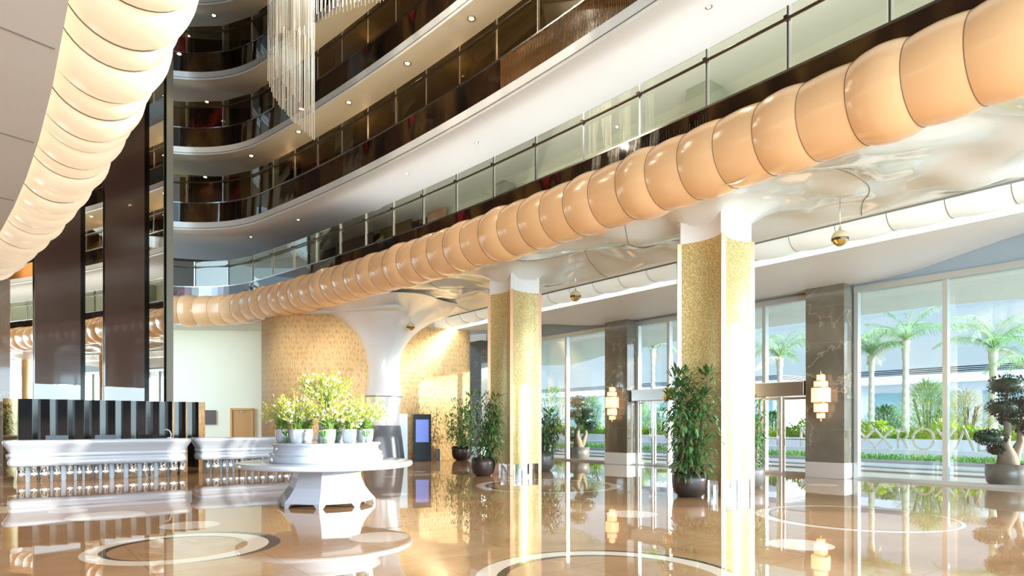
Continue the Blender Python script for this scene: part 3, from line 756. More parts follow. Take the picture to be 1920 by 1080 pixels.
# pendants
def pendant(x, y, d, label):
    c = at(x, y, d); root = empty('pendant_ball', c, label, 'hanging lamp', 'small gold pendant balls')
    MB().lathe([(0.001, -0.16), (0.05, -0.155), (0.11, -0.115), (0.155, -0.05)], 28, c, cap=False).build('ball_bottom', M['gold'], root)
    MB().lathe([(0.155, -0.05), (0.162, -0.03), (0.163, 0.0)], 28, c, cap=False).build('dark_band', M['darkrail'], root)
    MB().lathe([(0.163, 0.0), (0.155, 0.05), (0.12, 0.11), (0.05, 0.155), (0.025, 0.16), (0.025, 0.22), (0.001, 0.22)], 28, c, cap=False).build('ball_top', M['pend'], root)
    MB().tube([c + Vector((0, 0, 0.2)), Vector((c.x, c.y, 6.16))], 0.008, 6).build('rod', M['steel'], root)
M['pend'] = mat('pale_gold', (0.80, 0.70, 0.46), 0.25, 0.4)
pendant(1575, 447, 12.9, 'gold pendant ball nearest the viewer, right of the nearer gold column')
pendant(1079, 555, 18.7, 'gold pendant ball hanging between the two gold mosaic columns')
pendant(770, 613, 24.7, 'gold pendant ball hanging beside the white flared column')

# ------------------------------------------------------------------ far end: oak walls, white wall, door
def carved_wall(pts, z0, z1, name):
    me = bpy.data.meshes.new(name); vs = []; fs = []; uvs = []
    s = 0; prev = None; S = []
    for p in pts:
        if prev is not None: s += (p - prev).length
        prev = p; S.append(s); vs += [(p.x, p.y, z0), (p.x, p.y, z1)]
    for i in range(len(pts) - 1): fs.append((2 * i, 2 * i + 2, 2 * i + 3, 2 * i + 1))
    me.from_pydata(vs, [], fs); uvl = me.uv_layers.new(name='UVMap')
    for poly_ in me.polygons:
        for li in poly_.loop_indices:
            vi = me.loops[li].vertex_index; uvl.data[li].uv = (S[vi // 2], vs[vi][2])
        poly_.use_smooth = True
    me.materials.append(M['carved']); o = bpy.data.objects.new(name, me); col.objects.link(o)
    so = o.modifiers.new('thickness', 'SOLIDIFY'); so.thickness = 0.12; so.offset = -1
    return struct(o)
dc = Vector((-7.75, 27.25, 0)); dr = 2.72
pts = [dc + Vector((math.cos(R(a)), math.sin(R(a)), 0)) * dr for a in range(160, 341, 5)]
carved_wall(pts, 0, 5.72, 'wall_drum')
pts = [P(16.1, 22.75), P(14.0, 22.72), P(12.0, 22.9 + 1.4), P(9.9, 24.2)]
pts = []
for i in range(25):
    t = i / 24; uu = 9.2 + 6.9 * t; pts.append(P(uu, 23.05 + 1.5 * (1 - t) ** 2))
carved_wall(pts, 0, 5.56, 'wall_oak')
ww = MB(); ww.box((-13.0, 28.95, 2.9), (8.5, 0.2, 5.8), R(3)); struct(ww.build('wall_far', M['farwall'] if 'farwall' in M else mat('far_wall_paint', (0.88, 0.83, 0.62), 0.5)))
cf = MB(); q = [(-18, 30), (-18, 26.4), (-12.4, 27.6), (-9.6, 25.2), (-4.2, 23.2), (-2.4, 30), (-9, 32)]
cf.prism(q, 5.72, 5.85); struct(cf.build('ceiling', M['white_plain'], recalc=True))
# oak door in the white wall
dx = -12.15; dy = 28.82
root = empty('door_1', (dx, dy, 0), None, None, None, 'structure')
s = MB(); s.box((dx - 0.47, dy, 1.07), (0.09, 0.12, 2.14)); s.box((dx + 0.47, dy, 1.07), (0.09, 0.12, 2.14)); s.box((dx, dy, 2.17), (1.03, 0.12, 0.09)); s.build('door_frame', M['wood_door'], root)
s = MB(); s.box((dx, dy + 0.02, 1.06), (0.85, 0.05, 2.12)); s.build('door_leaf', mat('oak_leaf', (0.56, 0.27, 0.08), 0.4), root)
s = MB(); s.tube([(dx - 0.12, dy - 0.06, 2.02), (dx + 0.02, dy - 0.12, 2.04), (dx + 0.16, dy - 0.06, 2.02)], 0.015, 6); s.build('door_closer', M['steel'], root)
s = MB(); s.box((-13.65, 28.75, 1.80), (0.66, 0.05, 0.64), R(3)); tag(s.build('notice_board', M['brownboard']), 'plain dark brown board on the cream wall left of the oak door', 'board')

# mirror wall with brown panels
TH = R(53); wd = Vector((math.cos(TH), math.sin(TH), 0)); wnrm = Vector((math.sin(TH), -math.cos(TH), 0)); K = wnrm.dot(Vector((-13.2, 25, 0)))
def wall_pt(x, off=0.0):
    k = (x - 960) / F; t = (K + off) / (wnrm.x * k + wnrm.y); return Vector((t * k, t, 0))
def wall_box(x0, x1, z0, z1, off, thick=0.06):
    a = wall_pt(x0, off); b = wall_pt(x1, off); c = (a + b) / 2; s = MB()
    c2 = c - wnrm * thick / 2
    s.box((c2.x, c2.y, (z0 + z1) / 2), ((b - a).length, thick, z1 - z0), TH); return s
ms = wall_box(-260, 325, 0, 19.6, 0.0, 0.1); struct(ms.build('wall_mirror', M['mirror']))
tops = 19.4
for (x0, x1, lb) in ((65, 151, 'left tall brown lacquer panel on the mirror wall above the reception'), (197, 271, 'right tall brown lacquer panel on the mirror wall above the reception')):
    zb = 2.86
    tag(wall_box(x0, x1, zb, tops, 0.10).build('wall_panel', M['brown']), lb, 'wall panel', 'tall brown panels on the mirror wall')
for (x0, x1, lb) in ((151, 160, 'left black glossy strip beside a brown wall panel'), (271, 280, 'right black glossy strip beside a brown wall panel')):
    tag(wall_box(x0, x1, 0.1, tops, 0.09).build('wall_strip', M['black']), lb, 'wall strip', 'black strips on the mirror wall')
for (x0, x1, lb) in ((65, 151, 'left pale frosted panel below the brown wall panel'), (197, 271, 'right pale frosted panel below the brown wall panel')):
    tag(wall_box(x0, x1, 1.2, 2.84, 0.12).build('frosted_panel', M['frost']), lb, 'frosted panel', 'pale frosted panels above the reception screen')
tag(wall_box(313, 325, 0, tops, 0.14).build('wall_strip', M['greypillar']), 'tall greige strip ending the mirror wall at right', 'wall strip')
tag(wall_box(-120, 19, 0, 6.2, 0.3, 0.3).build('marble_pier', M['marble_warm']), 'tan marble pier at the left edge of the photo', 'pier')

# left wall behind the reception side, dark
lw = MB(); a = P(-9, -9); b = wall_pt(-260); lw.sweep([a, b], [(0, 0), (0, 6.2), (0.1, 6.2), (0.1, 0)], True); struct(lw.build('wall_left', M['brown'], recalc=True))

# ------------------------------------------------------------------ reception screen of folded mirrors
vS = 24.6; scr = empty('folding_screen', P(0, vS), 'tall folded screen of alternating mirror and black panels behind the reception desk', 'screen')
edges = [5, 34, 60, 71, 93, 104, 126, 136, 157, 167, 186, 198, 215, 227, 244, 255, 272, 282, 297, 309, 321, 335, 346, 360, 370, 384]
for i in range(len(edges) - 1):
    def on(x):
        k = (x - 960) / F; t = vS / (UX - UY * k); return Vector((t * k, t, 0))
    a = on(edges[i]); b = on(edges[i + 1]); vd = P(0, 1)
    if i % 2 == 0: a = a - vd * 0.17
    else: b = b - vd * 0.17
    s = MB(); c = (a + b) / 2; d = b - a
    s.box((c.x, c.y, 1.135), (d.length, 0.02, 2.27), math.atan2(d.y, d.x))
    s.build('mirror_panel' if i % 2 == 0 else 'black_panel', M['mirror'] if i % 2 == 0 else M['screen_dark'] if 'screen_dark' in M else M['black'], scr)

# ------------------------------------------------------------------ reception desks
M['frost2'] = mat('grey_base_panel', (0.62, 0.66, 0.69), 0.35, 0.0); M['chrome_soft'] = mat('soft_chrome', (0.85, 0.88, 0.90), 0.13, 1.0)
def desk(u0, u1_, vf, label):
    c = P((u0 + u1_) / 2, vf + 0.55); root = empty('reception_desk', c, label, 'reception desk', 'white reception desks')
    hw_ = (u1_ - u0) / 2; hd = 0.55
    prof = [(-0.22, 0.40), (-0.15, 0.41), (-0.11, 0.46), (-0.11, 0.54), (-0.14, 0.60), (-0.15, 0.635), (-0.145, 0.64), (-0.125, 0.66), (-0.12, 0.72), (-0.14, 0.745), (-0.135, 0.75), (-0.12, 0.80), (-0.06, 0.90), (-0.02, 0.96), (0.0, 1.0), (0.0, 1.05), (-0.015, 1.075), (-0.04, 1.085), (-0.3, 1.085)]
    # rounded rectangle ring
    ring = []
    rc = 0.22
    for (cx, cy, a0) in ((hw_ - rc, -hd + rc, -90), (hw_ - rc, hd - rc, 0), (-hw_ + rc, hd - rc, 90), (-hw_ + rc, -hd + rc, 180)):
        for q in range(7): a = R(a0 + 15 * q); ring.append((cx, cy, math.cos(a), math.sin(a)))
    s = MB(); vs = []; n = len(ring)
    cc = Vector((c.x, c.y, 0))
    for o_, z in prof:
        for (cx, cy, nx, ny) in ring:
            r_ = rc + max(o_, -rc + 0.01)
            ex = 0 if o_ > -rc + 0.01 else (o_ + rc)
            lx = cx + nx * r_; ly = cy + ny * r_; q = P(lx, ly); vs.append((c.x + q.x, c.y + q.y, z))
    fs = [(j * n + i, j * n + (i + 1) % n, (j + 1) * n + (i + 1) % n, (j + 1) * n + i) for j in range(len(prof) - 1) for i in range(n)]
    s.add(vs, fs, True); o = len(s.v) - len(vs); s.f.append([o + (len(prof) - 1) * n + i for i in range(n)]); s.sm.append(False); s.f.append([o + i for i in range(n)][::-1]); s.sm.append(False)
    s.build('desk_body', M['white'], root, recalc=True)
    b = MB(); b.box(tuple(c + Vector((0, 0, 0.21))), (2 * (hw_ - 0.34), 2 * (hd - 0.30), 0.42), ROT); b.build('base_panel', M['frost2'], root)
    r = random.Random(int(u0 * 10)); x = -hw_ + 0.3
    while x < hw_ - 0.28:
        rr_ = r.choice((0.06, 0.09, 0.12)); q = c + P(x + rr_, -hd + 0.24)
        MB().lathe([(rr_, 0.0), (rr_, 0.41)], 20, (q.x, q.y, 0)).build('steel_column', M['chrome_soft'], root); x += 2 * rr_ + r.uniform(0.01, 0.10)
    return root
desk(0.05, 4.40, 20.35, 'white moulded reception desk on a rippled chrome base, the longer one at far left')
desk(4.62, 9.2, 20.85, 'white moulded reception desk on a chrome base, partly behind the flower table')
def monitor(u, v, label):
    c = P(u, v, 1.085); root = empty('computer_monitor', c, label, 'monitor', 'black monitors behind the desk edge')
    s = MB(); c2 = P(u, v); s.box((c2.x, c2.y, 1.14), (0.5, 0.05, 0.11), ROT); s.build('monitor_top', M['black'], root)
    s = MB(); s.box((c2.x, c2.y + 0.03, 1.02), (0.06, 0.04, 0.2), ROT); s.build('stand', M['black'], root)
def vs_on(x, v):
    k = (x - 960) / F; t = v / (UX - UY * k); return t * (k * UX + UY)
for x, lb in ((107, 'leftmost low black monitor on the reception desk'), (198, 'middle low black monitor on the reception desk'), (278, 'rightmost low black monitor on the reception desk')):
    monitor(vs_on(x, 21.0), 21.0, lb)
uu = vs_on(318, 20.9); c = P(uu, 20.9, 1.085)
root = empty('desk_lamp', c, 'small white curved-arm lamp at the right end of the reception desk', 'lamp')
s = MB(); s.lathe([(0.08, 0), (0.08, 0.02), (0.0, 0.03)], 16, c); s.build('base', M['white'], root)
s = MB(); s.tube([c + Vector((0.03, 0, 0)), c + Vector((0.05, 0, 0.12)), c + Vector((0.0, 0, 0.22)), c + Vector((-0.10, 0, 0.26)), c + Vector((-0.17, 0, 0.22))], 0.016, 8); s.build('arm', M['white'], root)

# ------------------------------------------------------------------ round flower table
TC = Vector((-3.5, 12.1, 0))
root = empty('round_table', TC, 'large round white lacquered table on a flared octagonal pedestal', 'table')
MB().lathe([(0.3, 0.70), (1.50, 0.70), (1.575, 0.705), (1.60, 0.73), (1.60, 0.775), (1.585, 0.795), (1.56, 0.80), (0.3, 0.80)], 96, TC).build('tabletop', M['white'], root)
s = MB(); prof = [(0.90, 0.0), (0.90, 0.09), (0.80, 0.20), (0.70, 0.34), (0.635, 0.5), (0.60, 0.64), (0.60, 0.71)]
nf = 8; vs = []
r0 = R(-90 + 8)
rows = []
sub = 12
for (r_, z_) in prof:
    row = []
    for k in range(nf):
        a = r0 + 2 * math.pi * k / nf; b = r0 + 2 * math.pi * (k + 1) / nf
        pa = Vector((math.cos(a), math.sin(a), 0)) * r_; pb = Vector((math.cos(b), math.sin(b), 0)) * r_
        for q in range(sub): row.append(pa.lerp(pb, q / sub))
    rows.append((row, z_))
n = nf * sub
# arched cut-outs between the feet
for j, (row, z_) in enumerate(rows):
    for i, p in enumerate(row):
        q = (i % sub) / sub; zz = z_
        if j == 0: zz = 0.075 if 0.10 < q < 0.90 else 0.0
        vs.append((TC.x + p.x, TC.y + p.y, zz))
s.add(vs, [(j * n + i, j * n + (i + 1) % n, (j + 1) * n + (i + 1) % n, (j + 1) * n + i) for j in range(len(rows) - 1) for i in range(n)])
o = s.build('pedestal', M['white'], root); so = o.modifiers.new('t', 'SOLIDIFY'); so.thickness = 0.03
# tiered riser
o = MB().lathe([(0.5, 0.80), (1.03, 0.80), (1.04, 0.83), (1.045, 0.90), (1.03, 0.915), (1.0, 0.925), (1.025, 0.945), (1.03, 0.97), (1.01, 0.99), (0.975, 1.0), (0.96, 1.03), (0.95, 1.06), (0.96, 1.09), (0.985, 1.115), (1.0, 1.13), (1.0, 1.145), (0.985, 1.155), (0.5, 1.155)], 96, TC).build('flower_riser', M['white'])
tag(o, 'low white round moulded riser on the table, carrying the flower pots', 'riser')

def bouquet(root, c, spread, h, nst, nbl, nlf, seed, coral=0):
    r = random.Random(seed)
    st = MB(); bd = MB(); bl = MB(); lf = MB(); tips = []
    for i in range(nst):
        a = r.uniform(0, 2 * math.pi); sp = spread * math.sqrt(r.uniform(0.02, 1)); hh = h * r.uniform(0.5, 1.18) * (1 - 0.35 * (sp / spread) ** 2)
        p0 = c + Vector((r.uniform(-.06, .06), r.uniform(-.06, .06), 0)); p3 = c + Vector((math.cos(a) * sp, math.sin(a) * sp, hh))
        p1 = p0 + Vector((0, 0, hh * 0.35)) + (p3 - p0) * 0.15; p2 = p0 + (p3 - p0) * 0.65 + Vector((0, 0, hh * 0.12))
        path = [p0, p1, p2, p3 + Vector((r.uniform(-.03, .03), r.uniform(-.03, .03), 0.0))]
        st.tube(path, [0.004, 0.0035, 0.003, 0.002], 4, cap=False)
        for q in range(9):
            t = 0.45 + 0.06 * q
            k = 0 if t < 0.55 else 1
            pp = p2.lerp(p3, max(0, (t - 0.45) / 0.5)); d = Vector((r.uniform(-1, 1), r.uniform(-1, 1), 0.9))
            add_leaf(bd, pp, d, r.uniform(0.035, 0.06), 0.016)
        tips.append((p1, p2, p3))
    for i in range(nbl):
        p1, p2, p3 = r.choice(tips); t = r.uniform(-0.5, 0.75); pp = p2 + (p3 - p2) * t + Vector((r.uniform(-.06, .06), r.uniform(-.06, .06), r.uniform(-.04, .04)))
        ax = Vector((r.uniform(-1, 1), r.uniform(-1, 1), r.uniform(-0.2, 1))).normalized()
        x_ = ax.orthogonal().normalized(); y_ = ax.cross(x_)
        for q in range(5):
            an = 2 * math.pi * q / 5 + r.random(); add_leaf(bl, pp, (x_ * math.cos(an) + y_ * math.sin(an)) + ax * 0.35, r.uniform(0.028, 0.042), 0.024, ax)
    for i in range(nlf):
        a = r.uniform(0, 2 * math.pi); d = Vector((math.cos(a), math.sin(a), r.uniform(0.1, 1.1))); pp = c + Vector((math.cos(a), math.sin(a), 0)) * r.uniform(0.02, 0.10) + Vector((0, 0, r.uniform(-0.02, h * 0.25)))
        add_leaf(lf, pp, d, r.uniform(0.10, 0.2), 0.03, bend=0.6)
    st.build('flower_stems', M['stemg'], root); bd.build('buds', M['bud'], root)['kind'] = 'stuff'; bl.build('blossoms', M['petal'], root)['kind'] = 'stuff'; lf.build('leaves', M['leaf_flower'], root)
    if coral:
        cl = MB()
        for i in range(coral):
            pp = c + Vector((r.uniform(-.05, .12), -0.12 + r.uniform(-.05, .05), h * r.uniform(.45, .6)))
            for q in range(5):
                an = 2 * math.pi * q / 5; add_leaf(cl, pp, Vector((math.cos(an), -0.3, math.sin(an))), 0.05, 0.02)
        o_ = cl.build('coral_blossoms', M['coral'], root); o_['label'] = 'coral red blossoms'
pot_prof = [(0.085, 0.0), (0.10, 0.01), (0.118, 0.06), (0.130, 0.15), (0.132, 0.235), (0.136, 0.25), (0.126, 0.25), (0.122, 0.22), (0.05, 0.215)]
def flower_pot(a, rad, label, sd, sc_=1.0, coral=0):
    c = TC + Vector((math.cos(R(a)) * rad, math.sin(R(a)) * rad, 1.155)); root = empty('flower_pot', c, label, 'flower pot', 'white pots of yellow and white flowers')
    MB().lathe(pot_prof, 36, c).build('pot', M['white'], root)
    bouquet(root, c + Vector((0, 0, 0.2)), 0.44 * sc_, 0.62 * sc_, 80, 80, 70, sd, coral)
fp = [(-118, 0.74, 'white flower pot at the front left of the riser, under dense pale blossoms', 1, 1.05, 0), (-72, 0.74, 'white flower pot at the front right of the riser, with one coral bloom', 2, 1.05, 3),
      (-168, 0.80, 'white flower pot at the far left end of the riser', 3, 1.0, 0), (-12, 0.80, 'white flower pot at the far right end of the riser', 4, 1.05, 0),
      (-40, 0.70, 'white flower pot between the front right and the far right pots', 5, 0.9, 0), (35, 0.7, 'white flower pot at the back right of the riser', 6, 1.0, 0),
      (90, 0.72, 'white flower pot at the back middle of the riser', 7, 1.0, 0), (140, 0.7, 'white flower pot at the back left of the riser', 8, 1.0, 0)]
for a in fp: flower_pot(*a)
c = TC + Vector((0.0, -0.05, 1.155)); root = empty('tall_vase', c, 'tall white vase in the middle of the riser, holding the highest bouquet', 'vase')
MB().lathe([(0.15, 0), (0.165, 0.02), (0.165, 0.12), (0.14, 0.30), (0.10, 0.48), (0.085, 0.58), (0.12, 0.68), (0.11, 0.68), (0.05, 0.62)], 36, c).build('vase_body', M['white'], root)
bouquet(root, c + Vector((0, 0, 0.62)), 0.62, 0.70, 190, 190, 130, 11)
def small_vase(x, dd, label, sd):
    c = Vector(((x - 960) * dd / F, dd, 1.155)); root = empty('glass_vase', c, label, 'glass vase', 'small glass vases of tiny flowers')
    MB().lathe([(0.055, 0), (0.06, 0.005), (0.06, 0.11), (0.068, 0.12), (0.064, 0.12), (0.055, 0.012), (0.0, 0.01)], 24, c, cap=False).build('glass_body', M['vase_glass'], root)
    r = random.Random(sd); st = MB(); bl = MB()
    for i in range(26):
        a = r.uniform(0, 6.28); q = r.uniform(0.2, 1)
        p3 = c + Vector((math.cos(a) * 0.10 * q, math.sin(a) * 0.10 * q, 0.24 - 0.04 * q)); st.tube([c + Vector((math.cos(a) * .02, math.sin(a) * .02, 0.015)), c + Vector((math.cos(a) * .02, math.sin(a) * .02, 0.12)), p3], 0.004, 4)
        for k in range(6): add_leaf(bl, p3, Vector((r.uniform(-1, 1), r.uniform(-1, 1), r.uniform(0, 1))), 0.028, 0.018)
    st.build('flower_stems', M['leaf_flower'], root); bl.build('blossoms', M['tiny'], root)
M['tiny'] = mat('tiny_cream_bloom', (0.72, 0.68, 0.40), 0.6)
for x, dd, lb, sd in ((538, 11.45, 'small glass vase at the front left edge of the riser', 31), (551, 11.75, 'small glass vase just behind the front left one', 32), (607, 11.2, 'small glass vase at the front middle of the riser', 33),
                      (630, 11.7, 'small glass vase behind the front middle one', 34), (686, 11.45, 'small glass vase at the front right edge of the riser', 35)):
    small_vase(x, dd, lb, sd)

# ------------------------------------------------------------------ potted figs
def fig(c, potr, poth, h, wdt, label, lm, sd, nl=900, lean=0.0, potm=None):
    r = random.Random(sd); root = empty('potted_fig', c, label, 'potted plant', 'potted fig plants in round pots')
    k = potr
    prof = [(0.55 * k, 0), (0.62 * k, 0.015), (0.86 * k, 0.16 * poth), (0.97 * k, 0.4 * poth), (1.0 * k, 0.7 * poth), (0.985 * k, poth), (0.93 * k, poth), (0.92 * k, 0.92 * poth)]
    pt_ = MB().lathe(prof, 48, c).build('pot', potm or M['pot'], root)
    MB().lathe([(0.92 * k, 0.93 * poth), (0.0, 0.95 * poth)], 32, c, cap=False).build('soil', M['soil'], pt_)
    st = MB(); lf = MB(); stems = []
    for i in range(7):
        a = r.uniform(0, 6.28); b = c + Vector((math.cos(a) * k * 0.3, math.sin(a) * k * 0.3, poth * 0.9))
        hh = h * r.uniform(0.7, 1.0) if i else h * 0.97
        path = [b]; x = 0; y = 0
        for q in range(1, 8):
            t = q / 7; x += r.uniform(-.05, .05) * wdt; y += r.uniform(-.05, .05) * wdt
            path.append(b + Vector((math.cos(a) * wdt * 0.25 * t + x + lean * t, math.sin(a) * wdt * 0.25 * t + y, (hh - poth * .9) * t)))
        st.tube(path, [0.022 * (1 - 0.09 * q) for q in range(8)], 6); stems.append(path)
    st.build('stem', M['bark'], root)
    for i in range(nl):
        path = r.choice(stems); t = r.random() ** 0.85; q = t * 6.99; j = int(q); p = path[j].lerp(path[j + 1], q - j)
        a = r.uniform(0, 6.28); rad = wdt * 0.52 * r.random() ** 0.6 * (1.0 - 0.45 * t ** 3) * (0.75 + 0.25 * math.sin(t * 9 + sd))
        pp = p + Vector((math.cos(a) * rad, math.sin(a) * rad, r.uniform(-.05, .05)))
        d = Vector((math.cos(a) * r.uniform(.5, 1), math.sin(a) * r.uniform(.5, 1), r.uniform(-0.9, 0.45)))
        if t > 0.93: d.z = r.uniform(0.2, 1.2)
        bad = False
        for e_ in (pp, pp + d.normalized() * 0.25):
            uu_ = UX * e_.x + UY * e_.y; vv_ = -UY * e_.x + UX * e_.y
            if any(abs(uu_ - cu) < 0.6 and abs(vv_ - cv) < 0.6 for cu, cv in COLS): bad = True
            if uu_ > 9 and vv_ > 22.95: bad = True
        if bad: continue
        add_leaf(lf, pp, d, r.uniform(0.15, 0.27), r.uniform(0.04, 0.062), bend=r.uniform(-0.2, 0.6))
    lf.build('foliage', lm, root)
fig(ground(1293, 931), 0.36, 0.49, 2.70, 1.0, 'tallest leafy fig in a round dark bronze pot before the nearer gold column', M['leaf_dark'], 3, 2000)
fig(ground(906, 892), 0.35, 0.52, 2.42, 0.95, 'leafy fig in a round dark bronze pot left of the middle gold column', M['leaf_dark'], 4, 1300)
fig(ground(866, 863), 0.42, 0.58, 2.55, 1.15, 'lighter green fig in a round bronze pot by the carved oak wall', M['leaf_light'], 5, 1200)
fig(ground(1020, 882), 0.33, 0.58, 2.0, 0.85, 'small fig in a taupe pot just right of the middle gold column', M['leaf_dark'], 6, 800, potm=M['pot_grey'])
fig(ground(1409, 913), 0.30, 0.50, 2.2, 0.55, 'narrow fig in a taupe pot half hidden behind the nearer gold column', M['leaf_light'], 8, 500, potm=M['pot_grey'])

# ------------------------------------------------------------------ totem display and small items by the oak wall
def face_obj(x, yb, d): return at(x, yb, d)
d0 = 26.1; c = at(791.5, 0, d0); c.z = 0
root = empty('display_totem', c, 'black floor-standing display totem with a lit blue screen before the oak wall', 'display')
s = MB(); s.box((c.x, c.y, 0.95), (0.72, 0.10, 1.90), R(12)); bevel(s.build('totem_body', mat('matte_black', (0.004, 0.004, 0.005), 0.25, spec=0.15), root), 0.01)
fd = Vector((math.sin(R(12)), -math.cos(R(12)), 0)) * 0.055
s = MB(); q = c + fd; s.box((q.x, q.y, 1.22), (0.52, 0.01, 0.92), R(12)); scn = s.build('screen', M['screen_blue'], root)
s = MB()
for i in range(4): s.box((q.x - 0.06 + 0.02 * (i % 2), q.y - 0.01, 1.10 - 0.075 * i), (0.28 - 0.03 * i, 0.006, 0.022), R(12))
s.build('text_lines', mat('display_text', (0.8, 0.8, 0.9), 0.5, emit=(0.6, 0.6, 0.9), es=0.5), scn)
c = at(821, 0, 26.7); c.z = 0
root = empty('floor_speaker', c, 'small black floor box beside the display totem', 'speaker'); s = MB(); s.box((c.x, c.y, 0.23), (0.16, 0.16, 0.46), R(10)); bevel(s.build('cabinet', M['black'], root), 0.01)
MB().lathe([(0.0, 0), (0.05, 0), (0.055, 0.01)], 16, (0, 0, 0)).build('cone', M['steel'], root); root.children[-1].rotation_euler = (R(90), 0, 0); root.children[-1].location = Vector((0.014, -0.083, 0.15)); 
c = at(756, 0, 26.3); c.z = 0
s = MB(); s.box((c.x, c.y, 0.96), (0.36, 0.08, 1.92), R(8)); tag(bevel(s.build('info_panel', M['frost'])), 'narrow pale standing panel between the flared column and the display totem', 'panel')

# ------------------------------------------------------------------ chandelier of hanging rods
cc = at(560, 0, 14.0); root = empty('rod_chandelier', Vector((cc.x, cc.y, 7.7)), 'huge chandelier of hanging crystal rods in the upper left of the void', 'chandelier')
rods = []
def rod_row(xa, xb, y0, y1, dep, step, top=19.4, jit=3, curve=1.0):
    x = xa
    while x <= xb:
        t = (x - xa) / (xb - xa); y = y0 + (y1 - y0) * (t ** curve) + rnd.uniform(-jit, jit)
        p = at(x + rnd.uniform(-.6, .6), y, dep + rnd.uniform(-.12, .12)); rods.append((p, top)); x += step
rod_row(503, 590, 150, 262, 14.0, 3.2, curve=0.62)
rod_row(512, 588, 120, 215, 14.5, 4.2, curve=0.7)
rod_row(506, 590, 70, 40, 13.4, 3.6)
rod_row(524, 588, 48, 72, 12.9, 4.5)
rod_row(590, 752, 44, -8, 13.5, 6.8, curve=0.8)
rod_row(586, 700, 28, -5, 14.2, 8)
rods_part = MB(); vis = rods[:100]
for i, (p, top) in enumerate(rods):
    if i < 100:
        MB().tube([p, Vector((p.x, p.y, 12.8))], 0.0105, 6).build('crystal_rod', M['rod'] if 'rod' in M else mat('rod_acrylic', (0.72, 0.66, 0.54), 0.18, 0.35, emit=(1.0, 0.86, 0.66), es=0.06), root)
    else: rods_part.tube([p, Vector((p.x, p.y, 12.8))], 0.0105, 5)
o = rods_part.build('crystal_rods', mat('rod_acrylic'), root); o['kind'] = 'stuff'
s = MB(); a = at(495, 0, 13.8); b = at(760, 0, 13.8); s.box(((a.x + b.x) / 2, 13.7, 12.86), (b.x - a.x + 0.3, 2.2, 0.12)); s.build('ceiling_plate', M['steel'], root)
s = MB()
for xx in (-5.2, -2.6): s.tube([(xx, 13.7, 12.9), (xx, 13.7, 19.6)], 0.02, 6)
s.build('suspension', M['steel'], root)

# ------------------------------------------------------------------ outside
# stepped kerbs, verge, wall with letters
def strip(u0, u1__, z0, z1, m_, name, label, cat, kind=None, va=-30, vb=60):
    s = MB(); q = [P(u0, va), P(u1__, va), P(u1__, vb), P(u0, vb)]; s.prism([(p.x, p.y) for p in q], z0, z1)
    return tag(s.build(name, m_), label, cat, kind=kind)
strip(21.6, 21.9, -0.02, 0.03, M['kerb'], 'kerb', 'grey kerb nearest the glass front outside', 'kerb')
strip(23.8, 24.3, -0.02, 0.02, M['kerb'], 'kerb', 'grey channel in the middle of the drive outside', 'kerb')
strip(26.9, 27.1, -0.02, 0.10, M['kerb'], 'kerb', 'grey kerb before the clipped green verge outside', 'kerb')
strip(28.7, 29.1, -0.02, 0.46, M['wall_out'], 'planter_wall', 'low pale wall outside that carries the metal letters', 'wall')
strip(30.1, 30.4, -0.02, 0.85, M['wall_out'], 'planter_wall', 'grey planter wall outside behind the metal letters', 'wall')
def leafy(name, mt, label, cat, sampler, n, L, W, seed):
    r = random.Random(seed); mb = MB()
    for i in range(n):
        p, nrm = sampler(r); d = nrm + Vector((r.uniform(-1, 1), r.uniform(-1, 1), r.uniform(-.5, 1))) * 0.8
        add_leaf(mb, p, d, L * r.uniform(.6, 1.2), W * r.uniform(.7, 1.2))
    return tag(mb.build(name, mt), label, cat, kind='stuff')
leafy('grass', M['grass'], 'clipped bright green verge before the low wall outside', 'grass',
      lambda r: (P(r.uniform(27.15, 28.1), r.uniform(-6, 30), r.uniform(0.02, 0.22)), Vector((0, 0, 1))), 16000, 0.15, 0.035, 51)
def hedge_s(u0, u1__, va, vb, z0, zt):
    def f_(r):
        v_ = r.uniform(va, vb); top = zt * (0.85 + 0.15 * math.sin(v_ * 2.1) + 0.08 * math.sin(v_ * 5.3)); u_ = r.uniform(u0, u1__); return P(u_, v_, r.uniform(z0, top)), (P(-1, 0) + Vector((0, 0, 0.6))).normalized()
    return f_
hm = MB(); q = [P(31.3, -12), P(33.2, -12), P(33.2, 40), P(31.3, 40)]; hm.prism([(p.x, p.y) for p in q], 0, 1.15)
hs = hedge_s(31.0, 31.9, -10, 36, 0.6, 1.6); r = random.Random(52)
for i in range(16000):
    p, nrm = hs(r); add_leaf(hm, p, nrm + Vector((r.uniform(-1, 1), r.uniform(-1, 1), r.uniform(-.5, 1))) * 0.8, 0.22 * r.uniform(.6, 1.2), 0.09)
tag(hm.build('hedge', M['leaf_hedge']), 'dense yellow-green hedge behind the letters outside', 'hedge', kind='stuff')

